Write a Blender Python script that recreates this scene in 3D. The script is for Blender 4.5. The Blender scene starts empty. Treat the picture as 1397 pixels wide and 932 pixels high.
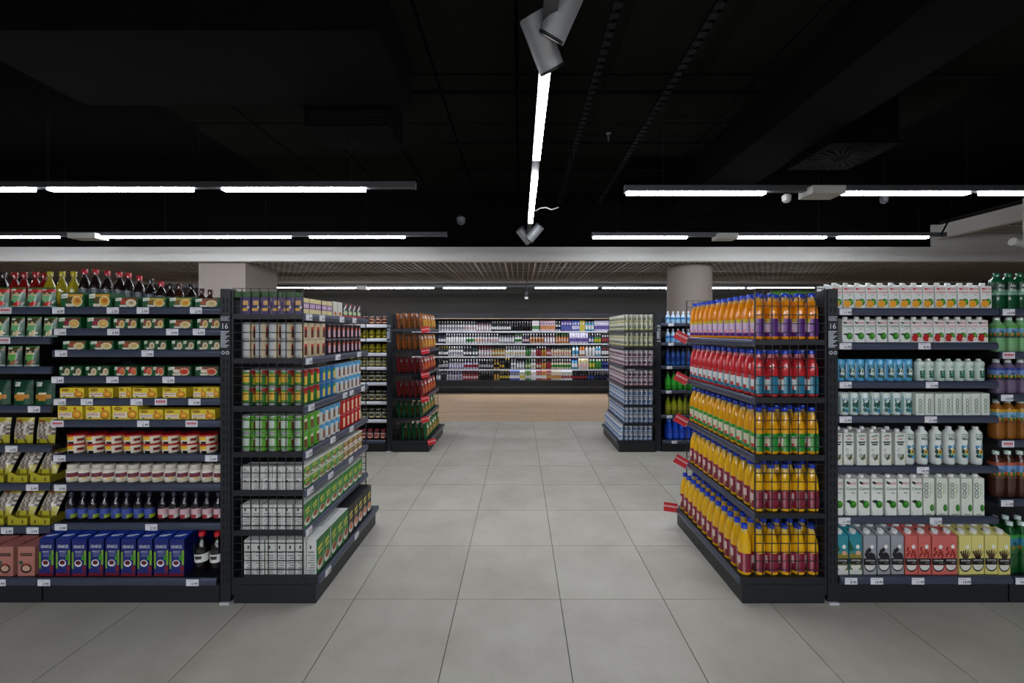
import bpy, math, random
from mathutils import Matrix, Vector
random.seed(7)
PI = math.pi
SC = bpy.context.scene
COL = SC.collection

# ------------------------------------------------------------------ camera, world, exposure
F_PX, VX, VY, EYE = 563.0, 709.0, 453.0, 1.556
cam_d = bpy.data.cameras.new('camera')
cam_d.sensor_width = 36.0
cam_d.lens = F_PX / 1397 * 36.0
cam_d.shift_x = -(VX - 698.5) / 1397
cam_d.shift_y = -(466.0 - VY) / 1397
cam_d.clip_start = 0.05
cam = bpy.data.objects.new('camera', cam_d)
cam.location = (0, 0, EYE)
cam.rotation_euler = (PI / 2, 0, 0)
COL.objects.link(cam)
SC.camera = cam
w = bpy.data.worlds.new('store_ambient')
SC.world = w
w.use_nodes = True
w.node_tree.nodes['Background'].inputs['Color'].default_value = (0.80, 0.88, 1.0, 1)
w.node_tree.nodes['Background'].inputs['Strength'].default_value = 0.03
SC.view_settings.view_transform = 'Standard'
SC.view_settings.look = 'None'
SC.view_settings.gamma = 1.0
SC.view_settings.use_curve_mapping = False
SC.view_settings.exposure = -0.28
SC.cycles.use_denoising = True
SC.cycles.max_bounces = 6
SC.cycles.sample_clamp_indirect = 4.0
STRIP = 72.0          # radiance of a lit strip
COOL = (0.88, 0.93, 1.0)

def wx(px, d): return (px - VX) * d / F_PX
def wz(py, d): return EYE - (py - VY) * d / F_PX

# ------------------------------------------------------------------ materials
def lin1(v):
    v /= 255.0
    return v / 12.92 if v <= 0.04045 else ((v + 0.055) / 1.055) ** 2.4
def lin(c): return (lin1(c[0]), lin1(c[1]), lin1(c[2]), 1.0)

def new_mat(name):
    m = bpy.data.materials.new(name)
    m.use_nodes = True
    nt = m.node_tree
    return m, nt, nt.nodes['Principled BSDF']

def attr_mat(name, rough, coat=0.0, metal=0.0, spec=0.5, sub=0.0):
    m, nt, b = new_mat(name)
    a = nt.nodes.new('ShaderNodeAttribute'); a.attribute_name = 'Col'
    nt.links.new(a.outputs['Color'], b.inputs['Base Color'])
    b.inputs['Roughness'].default_value = rough
    b.inputs['Coat Weight'].default_value = coat
    b.inputs['Metallic'].default_value = metal
    b.inputs['Specular IOR Level'].default_value = spec
    return m

def plain(name, c, rough=0.5, metal=0.0, noise=0.0, scale=30.0, spec=0.5):
    m, nt, b = new_mat(name)
    b.inputs['Roughness'].default_value = rough
    b.inputs['Metallic'].default_value = metal
    b.inputs['Specular IOR Level'].default_value = spec
    b.inputs['Base Color'].default_value = lin(c)
    if noise:
        tc = nt.nodes.new('ShaderNodeTexCoord'); n = nt.nodes.new('ShaderNodeTexNoise')
        n.inputs['Scale'].default_value = scale; n.inputs['Detail'].default_value = 5
        mp = nt.nodes.new('ShaderNodeMapRange')
        mp.inputs['To Min'].default_value = 1 - noise; mp.inputs['To Max'].default_value = 1 + noise
        mx = nt.nodes.new('ShaderNodeVectorMath'); mx.operation = 'SCALE'
        mx.inputs[0].default_value = lin(c)[:3]
        nt.links.new(tc.outputs['Object'], n.inputs['Vector'])
        nt.links.new(n.outputs['Fac'], mp.inputs['Value'])
        nt.links.new(mp.outputs['Result'], mx.inputs['Scale'])
        nt.links.new(mx.outputs['Vector'], b.inputs['Base Color'])
    return m

M = {}
M['paper'] = attr_mat('printed_card', 0.42)
M['gloss'] = attr_mat('glossy_plastic', 0.18, coat=0.3)
M['foil'] = attr_mat('printed_foil', 0.3, coat=0.2)
M['tin'] = attr_mat('printed_tin', 0.32, metal=0.0, coat=0.2)
M['steel'] = plain('dark_shelf_steel', (20, 24, 31), 0.4, 0.0, 0.08, 18)
M['lip'] = plain('shelf_price_rail', (72, 78, 98), 0.28, 0.35, spec=0.6)
M['wire'] = plain('black_wire', (22, 24, 28), 0.4)
M['slot'] = plain('slot_hole', (6, 6, 8), 0.8)
M['zinc'] = plain('zinc_foot', (190, 194, 198), 0.4)
M['tag'] = attr_mat('price_tag_paper', 0.35)
M['blackceil'] = plain('black_ceiling_paint', (7, 7, 7), 1.0, 0, 0.2, 4, spec=0.02)
M['blackduct'] = plain('black_duct_paint', (9, 9, 9), 0.9, 0, 0.15, 6, spec=0.02)
M['ceilpanel'] = plain('charcoal_acoustic_board', (20, 20, 18), 1.0, 0, 0.15, 9, spec=0.0)
M['fascia'] = plain('fascia_paint', (200, 197, 193), 0.6, 0, 0.03, 3)
M['grid'] = plain('cell_ceiling_metal', (168, 162, 150), 0.6)
M['plenum'] = plain('plenum_paint', (30, 27, 24), 0.9)
M['wall'] = plain('dark_taupe_wall', (74, 71, 67), 0.85, 0, 0.05, 2)
M['wallbrown'] = plain('brown_wall', (92, 76, 66), 0.85, 0, 0.05, 2)
M['column'] = plain('column_paint', (136, 125, 118), 0.7, 0, 0.03, 3)
M['rail'] = plain('light_track_metal', (78, 80, 84), 0.4, 0.3)
M['spot'] = plain('spotlight_aluminium', (150, 152, 156), 0.45, 0.25)
M['box'] = plain('driver_box_plastic', (186, 184, 178), 0.5)
M['cooler'] = plain('cooler_dark_metal', (26, 29, 35), 0.4, 0.1)
M['coolerin'] = plain('cooler_inner_lining', (34, 36, 44), 0.5)
M['coolerlip'] = plain('cooler_shelf_edge', (225, 225, 235), 0.35)
M['wood_trim'] = plain('cooler_wood_trim', (196, 170, 140), 0.5)
M['grout'] = plain('floor_grout', (92, 90, 84), 0.9)

def emit_mat(name, c, s):
    m, nt, b = new_mat(name)
    b.inputs['Base Color'].default_value = (0.8, 0.8, 0.8, 1)
    b.inputs['Emission Color'].default_value = (*c, 1)
    b.inputs['Emission Strength'].default_value = s
    m.cycles.emission_sampling = 'AUTO' if s > 10 else 'NONE'
    return m
M['lit'] = emit_mat('lit_diffuser', COOL, STRIP)
M['litfill'] = emit_mat('added_fill_diffuser', COOL, STRIP * 1.55)  # for the added fill rows, set brighter than the visible strips
M['litlow'] = emit_mat('lit_low_output_diffuser', COOL, STRIP * .4)
M['lamp'] = emit_mat('spot_lens', (1, 0.98, 0.95), 0.45)

def tile_mat():
    m, nt, b = new_mat('porcelain_floor_tile')
    tc = nt.nodes.new('ShaderNodeTexCoord'); geo = nt.nodes.new('ShaderNodeNewGeometry')
    n1 = nt.nodes.new('ShaderNodeTexNoise'); n1.inputs['Scale'].default_value = 2.2; n1.inputs['Detail'].default_value = 6; n1.inputs['Roughness'].default_value = 0.62
    n2 = nt.nodes.new('ShaderNodeTexNoise'); n2.inputs['Scale'].default_value = 60; n2.inputs['Detail'].default_value = 3
    oi = nt.nodes.new('ShaderNodeObjectInfo')
    r = nt.nodes.new('ShaderNodeValToRGB')
    r.color_ramp.elements[0].position = 0.3; r.color_ramp.elements[0].color = lin((168, 161, 148))
    r.color_ramp.elements[1].position = 0.7; r.color_ramp.elements[1].color = lin((190, 185, 174))
    a1 = nt.nodes.new('ShaderNodeMath'); a1.operation = 'MULTIPLY_ADD'; a1.inputs[1].default_value = 0.12; 
    a2 = nt.nodes.new('ShaderNodeMath'); a2.operation = 'MULTIPLY_ADD'; a2.inputs[1].default_value = 0.14; a2.inputs[2].default_value = -0.07
    nt.links.new(geo.outputs['Position'], n1.inputs['Vector']); nt.links.new(geo.outputs['Position'], n2.inputs['Vector'])
    nt.links.new(n2.outputs['Fac'], a1.inputs[0]); nt.links.new(n1.outputs['Fac'], a1.inputs[2])
    nt.links.new(oi.outputs['Random'], a2.inputs[0])
    a3 = nt.nodes.new('ShaderNodeMath'); a3.operation = 'ADD'
    nt.links.new(a1.outputs[0], a3.inputs[0]); nt.links.new(a2.outputs[0], a3.inputs[1])
    a4 = nt.nodes.new('ShaderNodeMath'); a4.operation = 'SUBTRACT'; a4.inputs[1].default_value = 0.06
    nt.links.new(a3.outputs[0], a4.inputs[0])
    nt.links.new(a4.outputs[0], r.inputs['Fac']); nt.links.new(r.outputs['Color'], b.inputs['Base Color'])
    b.inputs['Roughness'].default_value = 0.42
    return m
M['tile'] = tile_mat()

def wood_mat():
    m, nt, b = new_mat('oak_floor_boards')
    geo = nt.nodes.new('ShaderNodeNewGeometry'); mp = nt.nodes.new('ShaderNodeMapping')
    mp.inputs['Scale'].default_value = (1.0, 16.0, 1)
    br = nt.nodes.new('ShaderNodeTexBrick')
    br.inputs['Scale'].default_value = 1.0; br.inputs['Brick Width'].default_value = 1.4; br.inputs['Row Height'].default_value = 0.11
    br.inputs['Mortar Size'].default_value = 0.004
    br.inputs['Color1'].default_value = lin((206, 175, 141)); br.inputs['Color2'].default_value = lin((188, 156, 122)); br.inputs['Mortar'].default_value = lin((140, 112, 84))
    n = nt.nodes.new('ShaderNodeTexNoise'); n.inputs['Scale'].default_value = 4; n.inputs['Detail'].default_value = 6
    mx = nt.nodes.new('ShaderNodeMixRGB'); mx.blend_type = 'OVERLAY'; mx.inputs['Fac'].default_value = 0.5
    nt.links.new(geo.outputs['Position'], mp.inputs['Vector']); nt.links.new(mp.outputs['Vector'], n.inputs['Vector'])
    nt.links.new(geo.outputs['Position'], br.inputs['Vector'])
    nt.links.new(br.outputs['Color'], mx.inputs['Color1']); nt.links.new(n.outputs['Color'], mx.inputs['Color2'])
    bw = nt.nodes.new('ShaderNodeRGBToBW'); nt.links.new(n.outputs['Color'], bw.inputs['Color']); nt.links.new(bw.outputs['Val'], mx.inputs['Color2'])
    nt.links.new(mx.outputs['Color'], b.inputs['Base Color'])
    b.inputs['Roughness'].default_value = 0.45
    return m
M['wood'] = wood_mat()

# ------------------------------------------------------------------ mesh builder
WHITE = (235, 235, 232)
_text = {}
def text_shape(s):
    """Outline polygons of a string, height 1, starting at x = 0."""
    if s in _text: return _text[s]
    cu = bpy.data.curves.new('lettering', 'FONT'); cu.body = s; cu.resolution_u = 2; cu.offset = 0.018
    ob = bpy.data.objects.new('lettering', cu); COL.objects.link(ob)
    dg = bpy.context.evaluated_depsgraph_get(); dg.update()
    me = bpy.data.meshes.new_from_object(ob.evaluated_get(dg))
    vs = [(v.co.x, v.co.y) for v in me.vertices]; fs = [tuple(p.vertices) for p in me.polygons]
    bpy.data.objects.remove(ob); bpy.data.meshes.remove(me); bpy.data.curves.remove(cu)
    x0 = min(v[0] for v in vs); x1 = max(v[0] for v in vs); h = 0.72
    vs = [((a - x0) / h, b / h) for a, b in vs]
    _text[s] = (vs, fs, (x1 - x0) / h)
    return _text[s]

class MB:
    def __init__(s): s.v, s.f, s.c = [], [], []
    def face(s, pts, col):
        n = len(s.v); s.v += [tuple(p) for p in pts]; s.f.append(tuple(range(n, n + len(pts)))); s.c.append(col)
    def box(s, x0, x1, y0, y1, z0, z1, col=WHITE, front=None, side=None, top=None, back=None):
        n = len(s.v)
        s.v += [(x0, y0, z0), (x1, y0, z0), (x1, y1, z0), (x0, y1, z0), (x0, y0, z1), (x1, y0, z1), (x1, y1, z1), (x0, y1, z1)]
        for q, c in (((0, 1, 5, 4), front), ((1, 2, 6, 5), side), ((2, 3, 7, 6), back or front), ((3, 0, 4, 7), side), ((4, 5, 6, 7), top), ((3, 2, 1, 0), None)):
            s.f.append(tuple(n + i for i in q)); s.c.append(c or col)
        return s
    def hexa(s, b, t, col, front=None, side=None, top=None):
        """b, t: four bottom and four top corners, order as box."""
        n = len(s.v); s.v += [tuple(p) for p in b] + [tuple(p) for p in t]
        for q, c in (((0, 1, 5, 4), front), ((1, 2, 6, 5), side), ((2, 3, 7, 6), front), ((3, 0, 4, 7), side), ((4, 5, 6, 7), top), ((3, 2, 1, 0), None)):
            s.f.append(tuple(n + i for i in q)); s.c.append(c or col)
        return s
    def lathe(s, prof, n, col, cx=0.0, cy=0.0, cap=True, sq=0.0):
        """prof [(r, z)], col a colour or fn(theta, z); theta 0 faces -Y, + to +X. sq rounds towards a square."""
        b0 = len(s.v)
        for r, z in prof:
            for k in range(n):
                t = 2 * PI * (k + 0.5) / n
                sx, sy = math.sin(t), -math.cos(t)
                k2 = 1.0
                if sq: k2 = (1 - sq) + sq / max(abs(sx), abs(sy))
                s.v.append((cx + r * sx * k2, cy + r * sy * k2, z))
        for i in range(len(prof) - 1):
            zc = (prof[i][1] + prof[i + 1][1]) / 2
            for k in range(n):
                a, b = b0 + i * n + k, b0 + i * n + (k + 1) % n
                th = 2 * PI * (k + 1.0) / n
                if th > PI: th -= 2 * PI
                s.f.append((a, b, b + n, a + n)); s.c.append(col(th, zc) if callable(col) else col)
        if cap:
            last = b0 + (len(prof) - 1) * n
            s.f.append(tuple(last + k for k in range(n))); s.c.append(col(0, prof[-1][1]) if callable(col) else col)
            s.f.append(tuple(b0 + n - 1 - k for k in range(n))); s.c.append(col(0, prof[0][1]) if callable(col) else col)
        return s
    def grid(s, fn, nu, nv, colfn):
        b0 = len(s.v)
        for j in range(nv + 1):
            for i in range(nu + 1): s.v.append(tuple(fn(i / nu, j / nv)))
        for j in range(nv):
            for i in range(nu):
                a = b0 + j * (nu + 1) + i
                s.f.append((a, a + 1, a + nu + 2, a + nu + 1)); s.c.append(colfn((i + .5) / nu, (j + .5) / nv))
        return s
    def tube(s, p0, p1, r, col=WHITE, n=6):
        p0, p1 = Vector(p0), Vector(p1); d = (p1 - p0).normalized()
        a = d.orthogonal().normalized(); b = d.cross(a); b0 = len(s.v)
        for p in (p0, p1):
            for k in range(n):
                t = 2 * PI * k / n; s.v.append(tuple(p + a * (r * math.cos(t)) + b * (r * math.sin(t))))
        for k in range(n):
            i, j = b0 + k, b0 + (k + 1) % n
            s.f.append((i, j, j + n, i + n)); s.c.append(col)
        s.f.append(tuple(b0 + n + k for k in range(n))); s.c.append(col)
        s.f.append(tuple(b0 + n - 1 - k for k in range(n))); s.c.append(col)
        return s
    # flat print on the front face (plane y), u to the right, v up
    def rect(s, u0, u1, v0, v1, col, y):
        s.face([(u0, y, v0), (u1, y, v0), (u1, y, v1), (u0, y, v1)], col); return s
    def poly(s, pts, col, y):
        s.face([(u, y, v) for u, v in pts], col); return s
    def ell(s, u, v, ru, rv, col, y, n=12, a0=0.0, a1=2 * PI):
        full = abs(a1 - a0 - 2 * PI) < 1e-6
        k = n if full else n + 1
        s.face([(u + ru * math.cos(a0 + (a1 - a0) * i / n), y, v + rv * math.sin(a0 + (a1 - a0) * i / n)) for i in range(k)], col); return s
    def text(s, t, u, v, h, col, y, width=None, vertical=False):
        """Centred on u, baseline v."""
        vs, fs, wd = text_shape(t)
        k = h if width is None else width / wd
        b0 = len(s.v)
        for a, b in vs:
            if vertical: s.v.append((u - b * h, y, v + a * k))
            else: s.v.append((u + (a - wd / 2) * k, y, v + b * h))
        for f in fs: s.f.append(tuple(b0 + i for i in f)); s.c.append(col)
        return s
    def mesh(s, name, mat, smooth=False):
        me = bpy.data.meshes.new(name)
        me.from_pydata(s.v, [], s.f)
        at = me.color_attributes.new('Col', 'FLOAT_COLOR', 'CORNER')
        buf = []; cache = {}
        for p, c in zip(s.f, s.c):
            l = cache.get(c)
            if l is None: l = cache[c] = lin(c)
            for _ in p: buf.extend(l)
        at.data.foreach_set('color', buf)
        me.materials.append(M[mat])
        if smooth:
            me.polygons.foreach_set('use_smooth', [True] * len(me.polygons))
            me.set_sharp_from_angle(angle=math.radians(38))
        me.update()
        return me

# ------------------------------------------------------------------ objects
def link(name, data, parent=None, mw=None, loc=None, rz=0.0):
    o = bpy.data.objects.new(name, data); COL.objects.link(o)
    if parent is not None: o.parent = parent
    if mw is not None: o.matrix_basis = mw
    elif loc is not None:
        o.location = loc; o.rotation_euler = (0, 0, rz)
    return o
def tag(o, label, cat, group=None):
    o['label'] = label; o['category'] = cat
    if group: o['group'] = group
    return o
def structure(name, mb, mat, label, loc=(0, 0, 0)):
    o = link(name, mb.mesh(name, mat), loc=loc); o['kind'] = 'structure'; o['label'] = label
    return o

ORD = ['', 'first', 'second', 'third', 'fourth', 'fifth', 'sixth', 'seventh', 'eighth', 'ninth', 'tenth', 'eleventh', 'twelfth', 'thirteenth',
       'fourteenth', 'fifteenth', 'sixteenth', 'seventeenth', 'eighteenth', 'nineteenth', 'twentieth', 'twenty-first', 'twenty-second', 'twenty-third', 'twenty-fourth', 'twenty-fifth']

class Spec:
    def __init__(s, name, cat, root, parts=()):
        s.name, s.cat, s.root, s.parts = name, cat, root, parts
def place(sp, mw, label, group):
    o = link(sp.name, sp.root, mw=mw); tag(o, label, sp.cat, group)
    for p in sp.parts:
        c = link(p[0], p[1], o)
        if len(p) > 2:
            for q in p[2]: link(q[0], q[1], c)
    return o

# ------------------------------------------------------------------ setting: floor, ceiling, walls
fl = structure('floor', MB().box(-13, 13, -9.4, 12.2, -0.1, -0.004), 'grout', 'grey tiled shop floor')
tm = MB(); g = 0.0016
tm.hexa([(-.3 + g, -.3 + g, -.02), (.3 - g, -.3 + g, -.02), (.3 - g, .3 - g, -.02), (-.3 + g, .3 - g, -.02)],
        [(-.3 + g + .001, -.3 + g + .001, 0), (.3 - g - .001, -.3 + g + .001, 0), (.3 - g - .001, .3 - g - .001, 0), (-.3 + g + .001, .3 - g - .001, 0)], WHITE)
tile_me = tm.mesh('floor_tile', 'tile')
far_tiles = MB()
n_t = 0
for r in range(-19, 8):
    for c in range(-13, 14):
        cx, cy = 0.2366 + 0.6 * c + 0.3, 2.401 + 0.6 * r + 0.3
        lim = 1.35 * max(cy + .3, 1.2) + 0.9
        if abs(cx) < lim and cy > 0.9 and n_t < 300:
            link('tile', tile_me, fl, loc=(cx, cy, 0)); n_t += 1
        else:
            b0 = len(far_tiles.v)
            far_tiles.v += [(v[0] + cx, v[1] + cy, v[2]) for v in tm.v]
            far_tiles.f += [tuple(i + b0 for i in f) for f in tm.f]; far_tiles.c += tm.c
ft = link('outlying_tiles', far_tiles.mesh('outlying_tiles', 'tile'), fl); ft['kind'] = 'stuff'
structure('floor_wood', MB().box(-13, 13, 7.201, 12.2, -0.05, 0.001), 'wood', 'light oak board floor in front of the wall cooler')

structure('wall_back', MB().box(-13, 13, 11.35, 11.5, 0, 3.6), 'wall', 'dark taupe back wall above the wall cooler')
structure('wall_left', MB().box(-12.4, -12.3, -9.4, 11.4, 0, 4.4), 'wallbrown', 'brown side wall')
structure('wall_right', MB().box(12.3, 12.4, -9.4, 11.4, 0, 4.4), 'wallbrown', 'brown side wall')
structure('wall_rear', MB().box(-13, 13, -9.55, -9.4, 0, 4.4), 'wallbrown', 'wall at the back of the viewer')

ce = structure('ceiling', MB().box(-13, 13, -9.4, 11.4, 4.24, 4.4), 'blackceil', 'black painted shop ceiling')
pm = MB().box(-.405, .405, -.485, .485, -.02, 0).mesh('ceiling_board', 'ceilpanel')
for i in range(-5, 6):
    for j in range(0, 9):
        if i > 1 and j > 5: continue
        link('ceiling_board', pm, ce, loc=(0.39 + i * .84, .76 + j * 1.0, 4.235))

# fascia and lowered cell ceiling behind it
structure('trim_1', MB().box(-12.3, 12.3, 7.86, 8.0, 2.905, 3.176), 'fascia', 'long pale grey fascia beam across the shop')
structure('trim_2', MB().box(7.86, 7.98, 4.2, 7.859, 3.31, 3.56), 'fascia', 'pale fascia running towards the viewer at the side')
structure('wall_bulkhead', MB().box(-12.3, 12.3, 7.9, 7.96, 3.177, 4.235), 'blackceil', 'black bulkhead above the fascia beam')
structure('trim_3', MB().box(7.86, 12.3, 7.862, 7.898, 3.177, 3.6), 'fascia', 'pale wall piece above the fascia beam')
cg = structure('ceiling_cells', MB().box(-12.3, 12.3, 8.0, 11.35, 3.5, 3.51), 'plenum', 'shadowy plenum above the open cell ceiling')
pn = MB()
S = 0.6
for k in range(6):
    t = -S / 2 + k * S / 5
    wd = .02 if k in (0, 5) else .0085
    a, b = max(t - wd, -S / 2), min(t + wd, S / 2)
    pn.box(a, b, -S / 2, S / 2, -.002 if k in (0, 5) else 0.0, .009)
for k in range(4):
    t = -S / 2 + k * S / 3
    wd = .03 if k in (0, 3) else .02
    pn.box(-S / 2, S / 2, max(t - wd, -S / 2), min(t + wd, S / 2), .0005, .0085)
pn_me = pn.mesh('cell_panel', 'grid')
for i in range(-20, 21):
    for j in range(5):
        link('cell_panel', pn_me, cg, loc=(0.015 + i * S, 8.3 + j * S, 2.905))
structure('trim_4', MB().box(-12.3, 12.3, 11.0, 11.35, 2.86, 2.95), 'fascia', 'pale edge trim along the back wall')
cr = structure('ceiling_side', MB().box(7.98, 12.3, 4.2, 7.86, 3.62, 3.66), 'plenum', 'shadowy plenum over the side ceiling')
for i in range(5):
    for j in range(6):
        link('cell_panel', pn_me, cr, loc=(8.3 + i * S, 4.52 + j * S, 3.42))

# columns
cm = MB()
structure('column_square', MB().box(-6.24, -5.33, 8.02, 9.07, 0, 2.9), 'column', 'square pinkish grey column under the fascia beam')
me = MB().lathe([(.44, 0), (.44, 2.9)], 40, WHITE).mesh('column_round', 'column', True)
o = link('column_round', me, loc=(3.53, 8.6, 0)); o['kind'] = 'structure'; o['label'] = 'round taupe column in front of the wall cooler'

# ------------------------------------------------------------------ light tracks
def strip_light(parent, x0, x1, y, z, along='x', mat='lit'):
    h, hw = (.026, .03) if mat != 'litlow' else (.018, .022)
    """one lit opal diffuser"""
    mb = MB()
    if along == 'x': mb.box(x0, x1, y - hw, y + hw, z - h, z)
    else: mb.box(y - .03, y + .03, x0, x1, z - h, z)
    link('diffuser', mb.mesh('diffuser', mat), parent)

def track(label, pxs, rail_px, d, py, boxes=(), zfix=None, hang=None, group='light tracks under the dark ceiling', mat='lit', metres=False):
    wx = (lambda p, d_: p) if metres else globals()['wx']
    z = zfix or wz(py, d)
    e = link('light_track', None, loc=(0, 0, 0)); tag(e, label, 'ceiling light', group)
    a, b = wx(rail_px[0], d), wx(rail_px[1], d)
    link('rail', MB().box(a, b, d - .034, d + .034, z + .001, z + .062).mesh('rail', 'rail'), e)
    for s in (a, b): link('end_cap', MB().box(s - .008, s + .008, d - .037, d + .037, z - .006, z + .066).mesh('end_cap', 'rail'), e)
    for p, q in pxs: strip_light(e, wx(p, d), wx(q, d), d, z, mat=mat)
    for p, q in boxes: link('driver_box', MB().box(wx(p, d), wx(q, d), d - .12, d + .1, z - .05, z + .03).mesh('driver_box', 'box'), e)
    top = hang or 4.24
    for k in range(int((b - a) / 1.6) + 1):
        x = a + .4 + k * 1.6
        if x < b and not 2.6 < x < 3.5: link('hanger_wire', MB().tube((x, d, z + .06), (x, d, top), .0012).mesh('hanger_wire', 'wire'), e)
    return e
D1, D2, D3 = 4.353, 6.57, 9.7
track('dark track with pale light strips above the soup bay, nearer row', [(-360, -170), (-148, 45), (68, 262), (305, 498)], (-400, 566), D1, 257)
track('dark track with pale light strips above the soup bay, farther row', [(-180, -52), (-49, 79), (136, 264), (267, 396), (423, 552)], (-220, 609), D2, 322.5, [(103, 140)])
track('dark track with driver box above the coconut drinks bay, nearer row', [(855, 1043), (1143, 1320), (1338, 1530)], (853, 1580), D1, 262, [(1098, 1142)])
track('dark track with light strips above the coconut drinks bay, farther row', [(809, 937), (1003, 1126), (1143, 1265)], (808, 1288), D2, 323, [(975, 1002)])
track('track with thin light strips before the wall cooler', [(290, 379), (380, 487), (503, 592), (605, 690), (730, 815), (822, 909), (926, 1015), (1020, 1110)], (240, 1160), D3, 392.5, [(489, 502), (910, 921)], hang=2.95, mat='litlow')
ZC = 3.09
e = link('light_track', None, loc=(0, 0, 0)); tag(e, 'lone light track running away down the middle of the ceiling', 'ceiling light', 'light tracks under the dark ceiling')
XC = .148
link('rail', MB().box(XC - .034, XC + .034, 1.2, 6.55, ZC + .001, ZC + .06).mesh('rail', 'rail'), e)
strip_light(e, 2.36, 3.63, XC, ZC, 'y'); strip_light(e, 4.05, 5.72, XC, ZC, 'y')
for y in (1.6, 3.85, 6.1): link('hanger_wire', MB().tube((XC, y, ZC + .06), (XC, y, 4.24), .0012).mesh('hanger_wire', 'wire'), e)
# unseen rows added behind the camera to brighten the shelf fronts
for k, y in enumerate((-2.55, -4.75, -6.95)):
    track('added fill light track behind the viewer, %s row back' % ORD[k + 1], [(-5.4, -3.9), (-3.7, -2.2), (-2.0, -.5), (.6, 2.1), (2.3, 3.8), (4.0, 5.5)], (-5.6, 5.7), y, 0, zfix=3.09, metres=True, mat='litfill')

def at(px, py, d): return (wx(px, d), d, wz(py, d))
def spotlight(loc, aim, label, k=1.0):
    """cylinder head; aim is the direction the lens looks"""
    e = link('track_spotlight', None, loc=loc); tag(e, label, 'spotlight', 'cylinder spotlights on the middle track')
    R = (-Vector(aim)).normalized().to_track_quat('Z', 'Y').to_matrix().to_4x4()
    b = MB().lathe([(.066 * k, -.13), (.07 * k, -.125), (.07 * k, .13), (.064 * k, .138)], 28, WHITE).mesh('housing', 'spot', True)
    link('housing', b, e, mw=R)
    link('rim', MB().lathe([(.058 * k, -.1335), (.069 * k, -.134), (.0705 * k, -.128), (.0705 * k, -.118)], 28, (30, 30, 30), cap=False).mesh('rim', 'wire', True), e, mw=R)
    link('lens', MB().lathe([(.05 * k, -.132), (.057 * k, -.131)], 24, WHITE).mesh('lens', 'lamp'), e, mw=R)
    link('arm', MB().tube((0, 0, 0), (XC - loc[0], 0, ZC + .01 - loc[2]), .011, n=8).mesh('arm', 'rail'), e)
spotlight(at(740, 60, 2.2), (.42, .5, -.72), 'silver cylinder spotlight tilted over, second from the top edge of the photo')
spotlight(at(769, 12, 2.02), (-.42, .5, -.72), 'silver cylinder spotlight cut off by the top edge of the photo')
spotlight(at(729, 318, 6.1), (-.62, .3, -.7), 'small silver spotlight leaning outward at the far end of the middle track')
spotlight(at(716, 322, 6.4), (.62, .4, -.7), 'small silver spotlight half hidden at the far end of the middle track')

# ------------------------------------------------------------------ dark ceiling services
o = link('duct_rectangular', MB().box(2.66, 3.4, 0.2, 7.6, 3.7, 4.2).mesh('duct_rectangular', 'blackduct'))
tag(o, 'black rectangular air duct under the ceiling over the juice unit', 'duct')
o = link('duct_square', MB().box(-4.2, -1.05, 3.0, 4.0, 3.75, 4.2).mesh('duct_square', 'blackduct'))
tag(o, 'wide black air duct crossing the ceiling over the soup bay', 'duct')
def cable_tray(x, label):
    e = link('cable_tray', None, loc=(x, 0, 3.95)); tag(e, label, 'cable tray', 'perforated cable trays')
    link('side_rail', MB().box(-.04, -.034, .5, 7.7, 0, .03).mesh('side_rail', 'blackduct'), e)
    link('side_rail', MB().box(.034, .04, .5, 7.7, 0, .03).mesh('side_rail', 'blackduct'), e)
    mb = MB()
    for k in range(72): mb.box(-.034, .034, .5 + k * .1, .56 + k * .1, 0, .004)
    o = link('rung_lattice', mb.mesh('rung_lattice', 'rail2'), e); o['kind'] = 'stuff'
M['rail2'] = plain('dull_zinc', (22, 22, 22), 0.9, 0.0, spec=0.05)
cable_tray(.72, 'perforated cable tray nearer the middle light track'); cable_tray(1.47, 'perforated cable tray farther out beside the duct')
for k, (y, z, a, b) in enumerate([(4.3, 4.05, -1.2, 2.6), (5.35, 4.0, -1.0, 2.64), (6.35, 4.05, -1.0, 2.64), (7.3, 4.05, -2.2, 2.64)]):
    o = link('ceiling_pipe', MB().tube((a, y, z), (b, y, z), .022, n=10).mesh('ceiling_pipe', 'blackduct', True))
    tag(o, '%s black pipe crossing under the ceiling, counted from the viewer' % ORD[k + 1], 'pipe', 'black ceiling pipes')
    if k == 1:
        link('sprinkler_head', MB().lathe([(.012, 0), (.012, .1), (.03, .105), (.03, .115)], 10, WHITE, cx=1.15, cy=0).mesh('sprinkler_head', 'rail', True), o, loc=(0, y, z + .02))
# swirl diffuser
e = link('air_diffuser', None, loc=(3.79, 4.88, 3.62)); tag(e, 'square black air outlet with radial swirl blades', 'vent')
link('plate', MB().box(-.38, .38, -.38, .38, 0, .02).mesh('plate', 'blackduct'), e)
link('duct_neck', MB().box(-.36, .36, -.36, .36, .02, .57).mesh('duct_neck', 'blackduct'), e)
bl = MB().box(.09, .34, -.008, .008, -.012, 0).mesh('swirl_blade', 'rail2')
for k in range(24): link('swirl_blade', bl, e, loc=(0, 0, 0), rz=k * PI / 12)
# louvre box on the other side
e = link('air_diffuser', None, loc=(-1.72, 4.1, 3.62)); tag(e, 'black louvred air box over the soup bay', 'vent')
link('plenum_box', MB().box(-.42, .42, 0, .5, -.02, .36).mesh('plenum_box', 'blackduct'), e)
lv = MB().box(-.38, .38, -.012, 0, 0, .008).mesh('louvre', 'rail2')
for k in range(12): link('louvre', lv, e, loc=(0, 0, .01 + k * .026))
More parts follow.
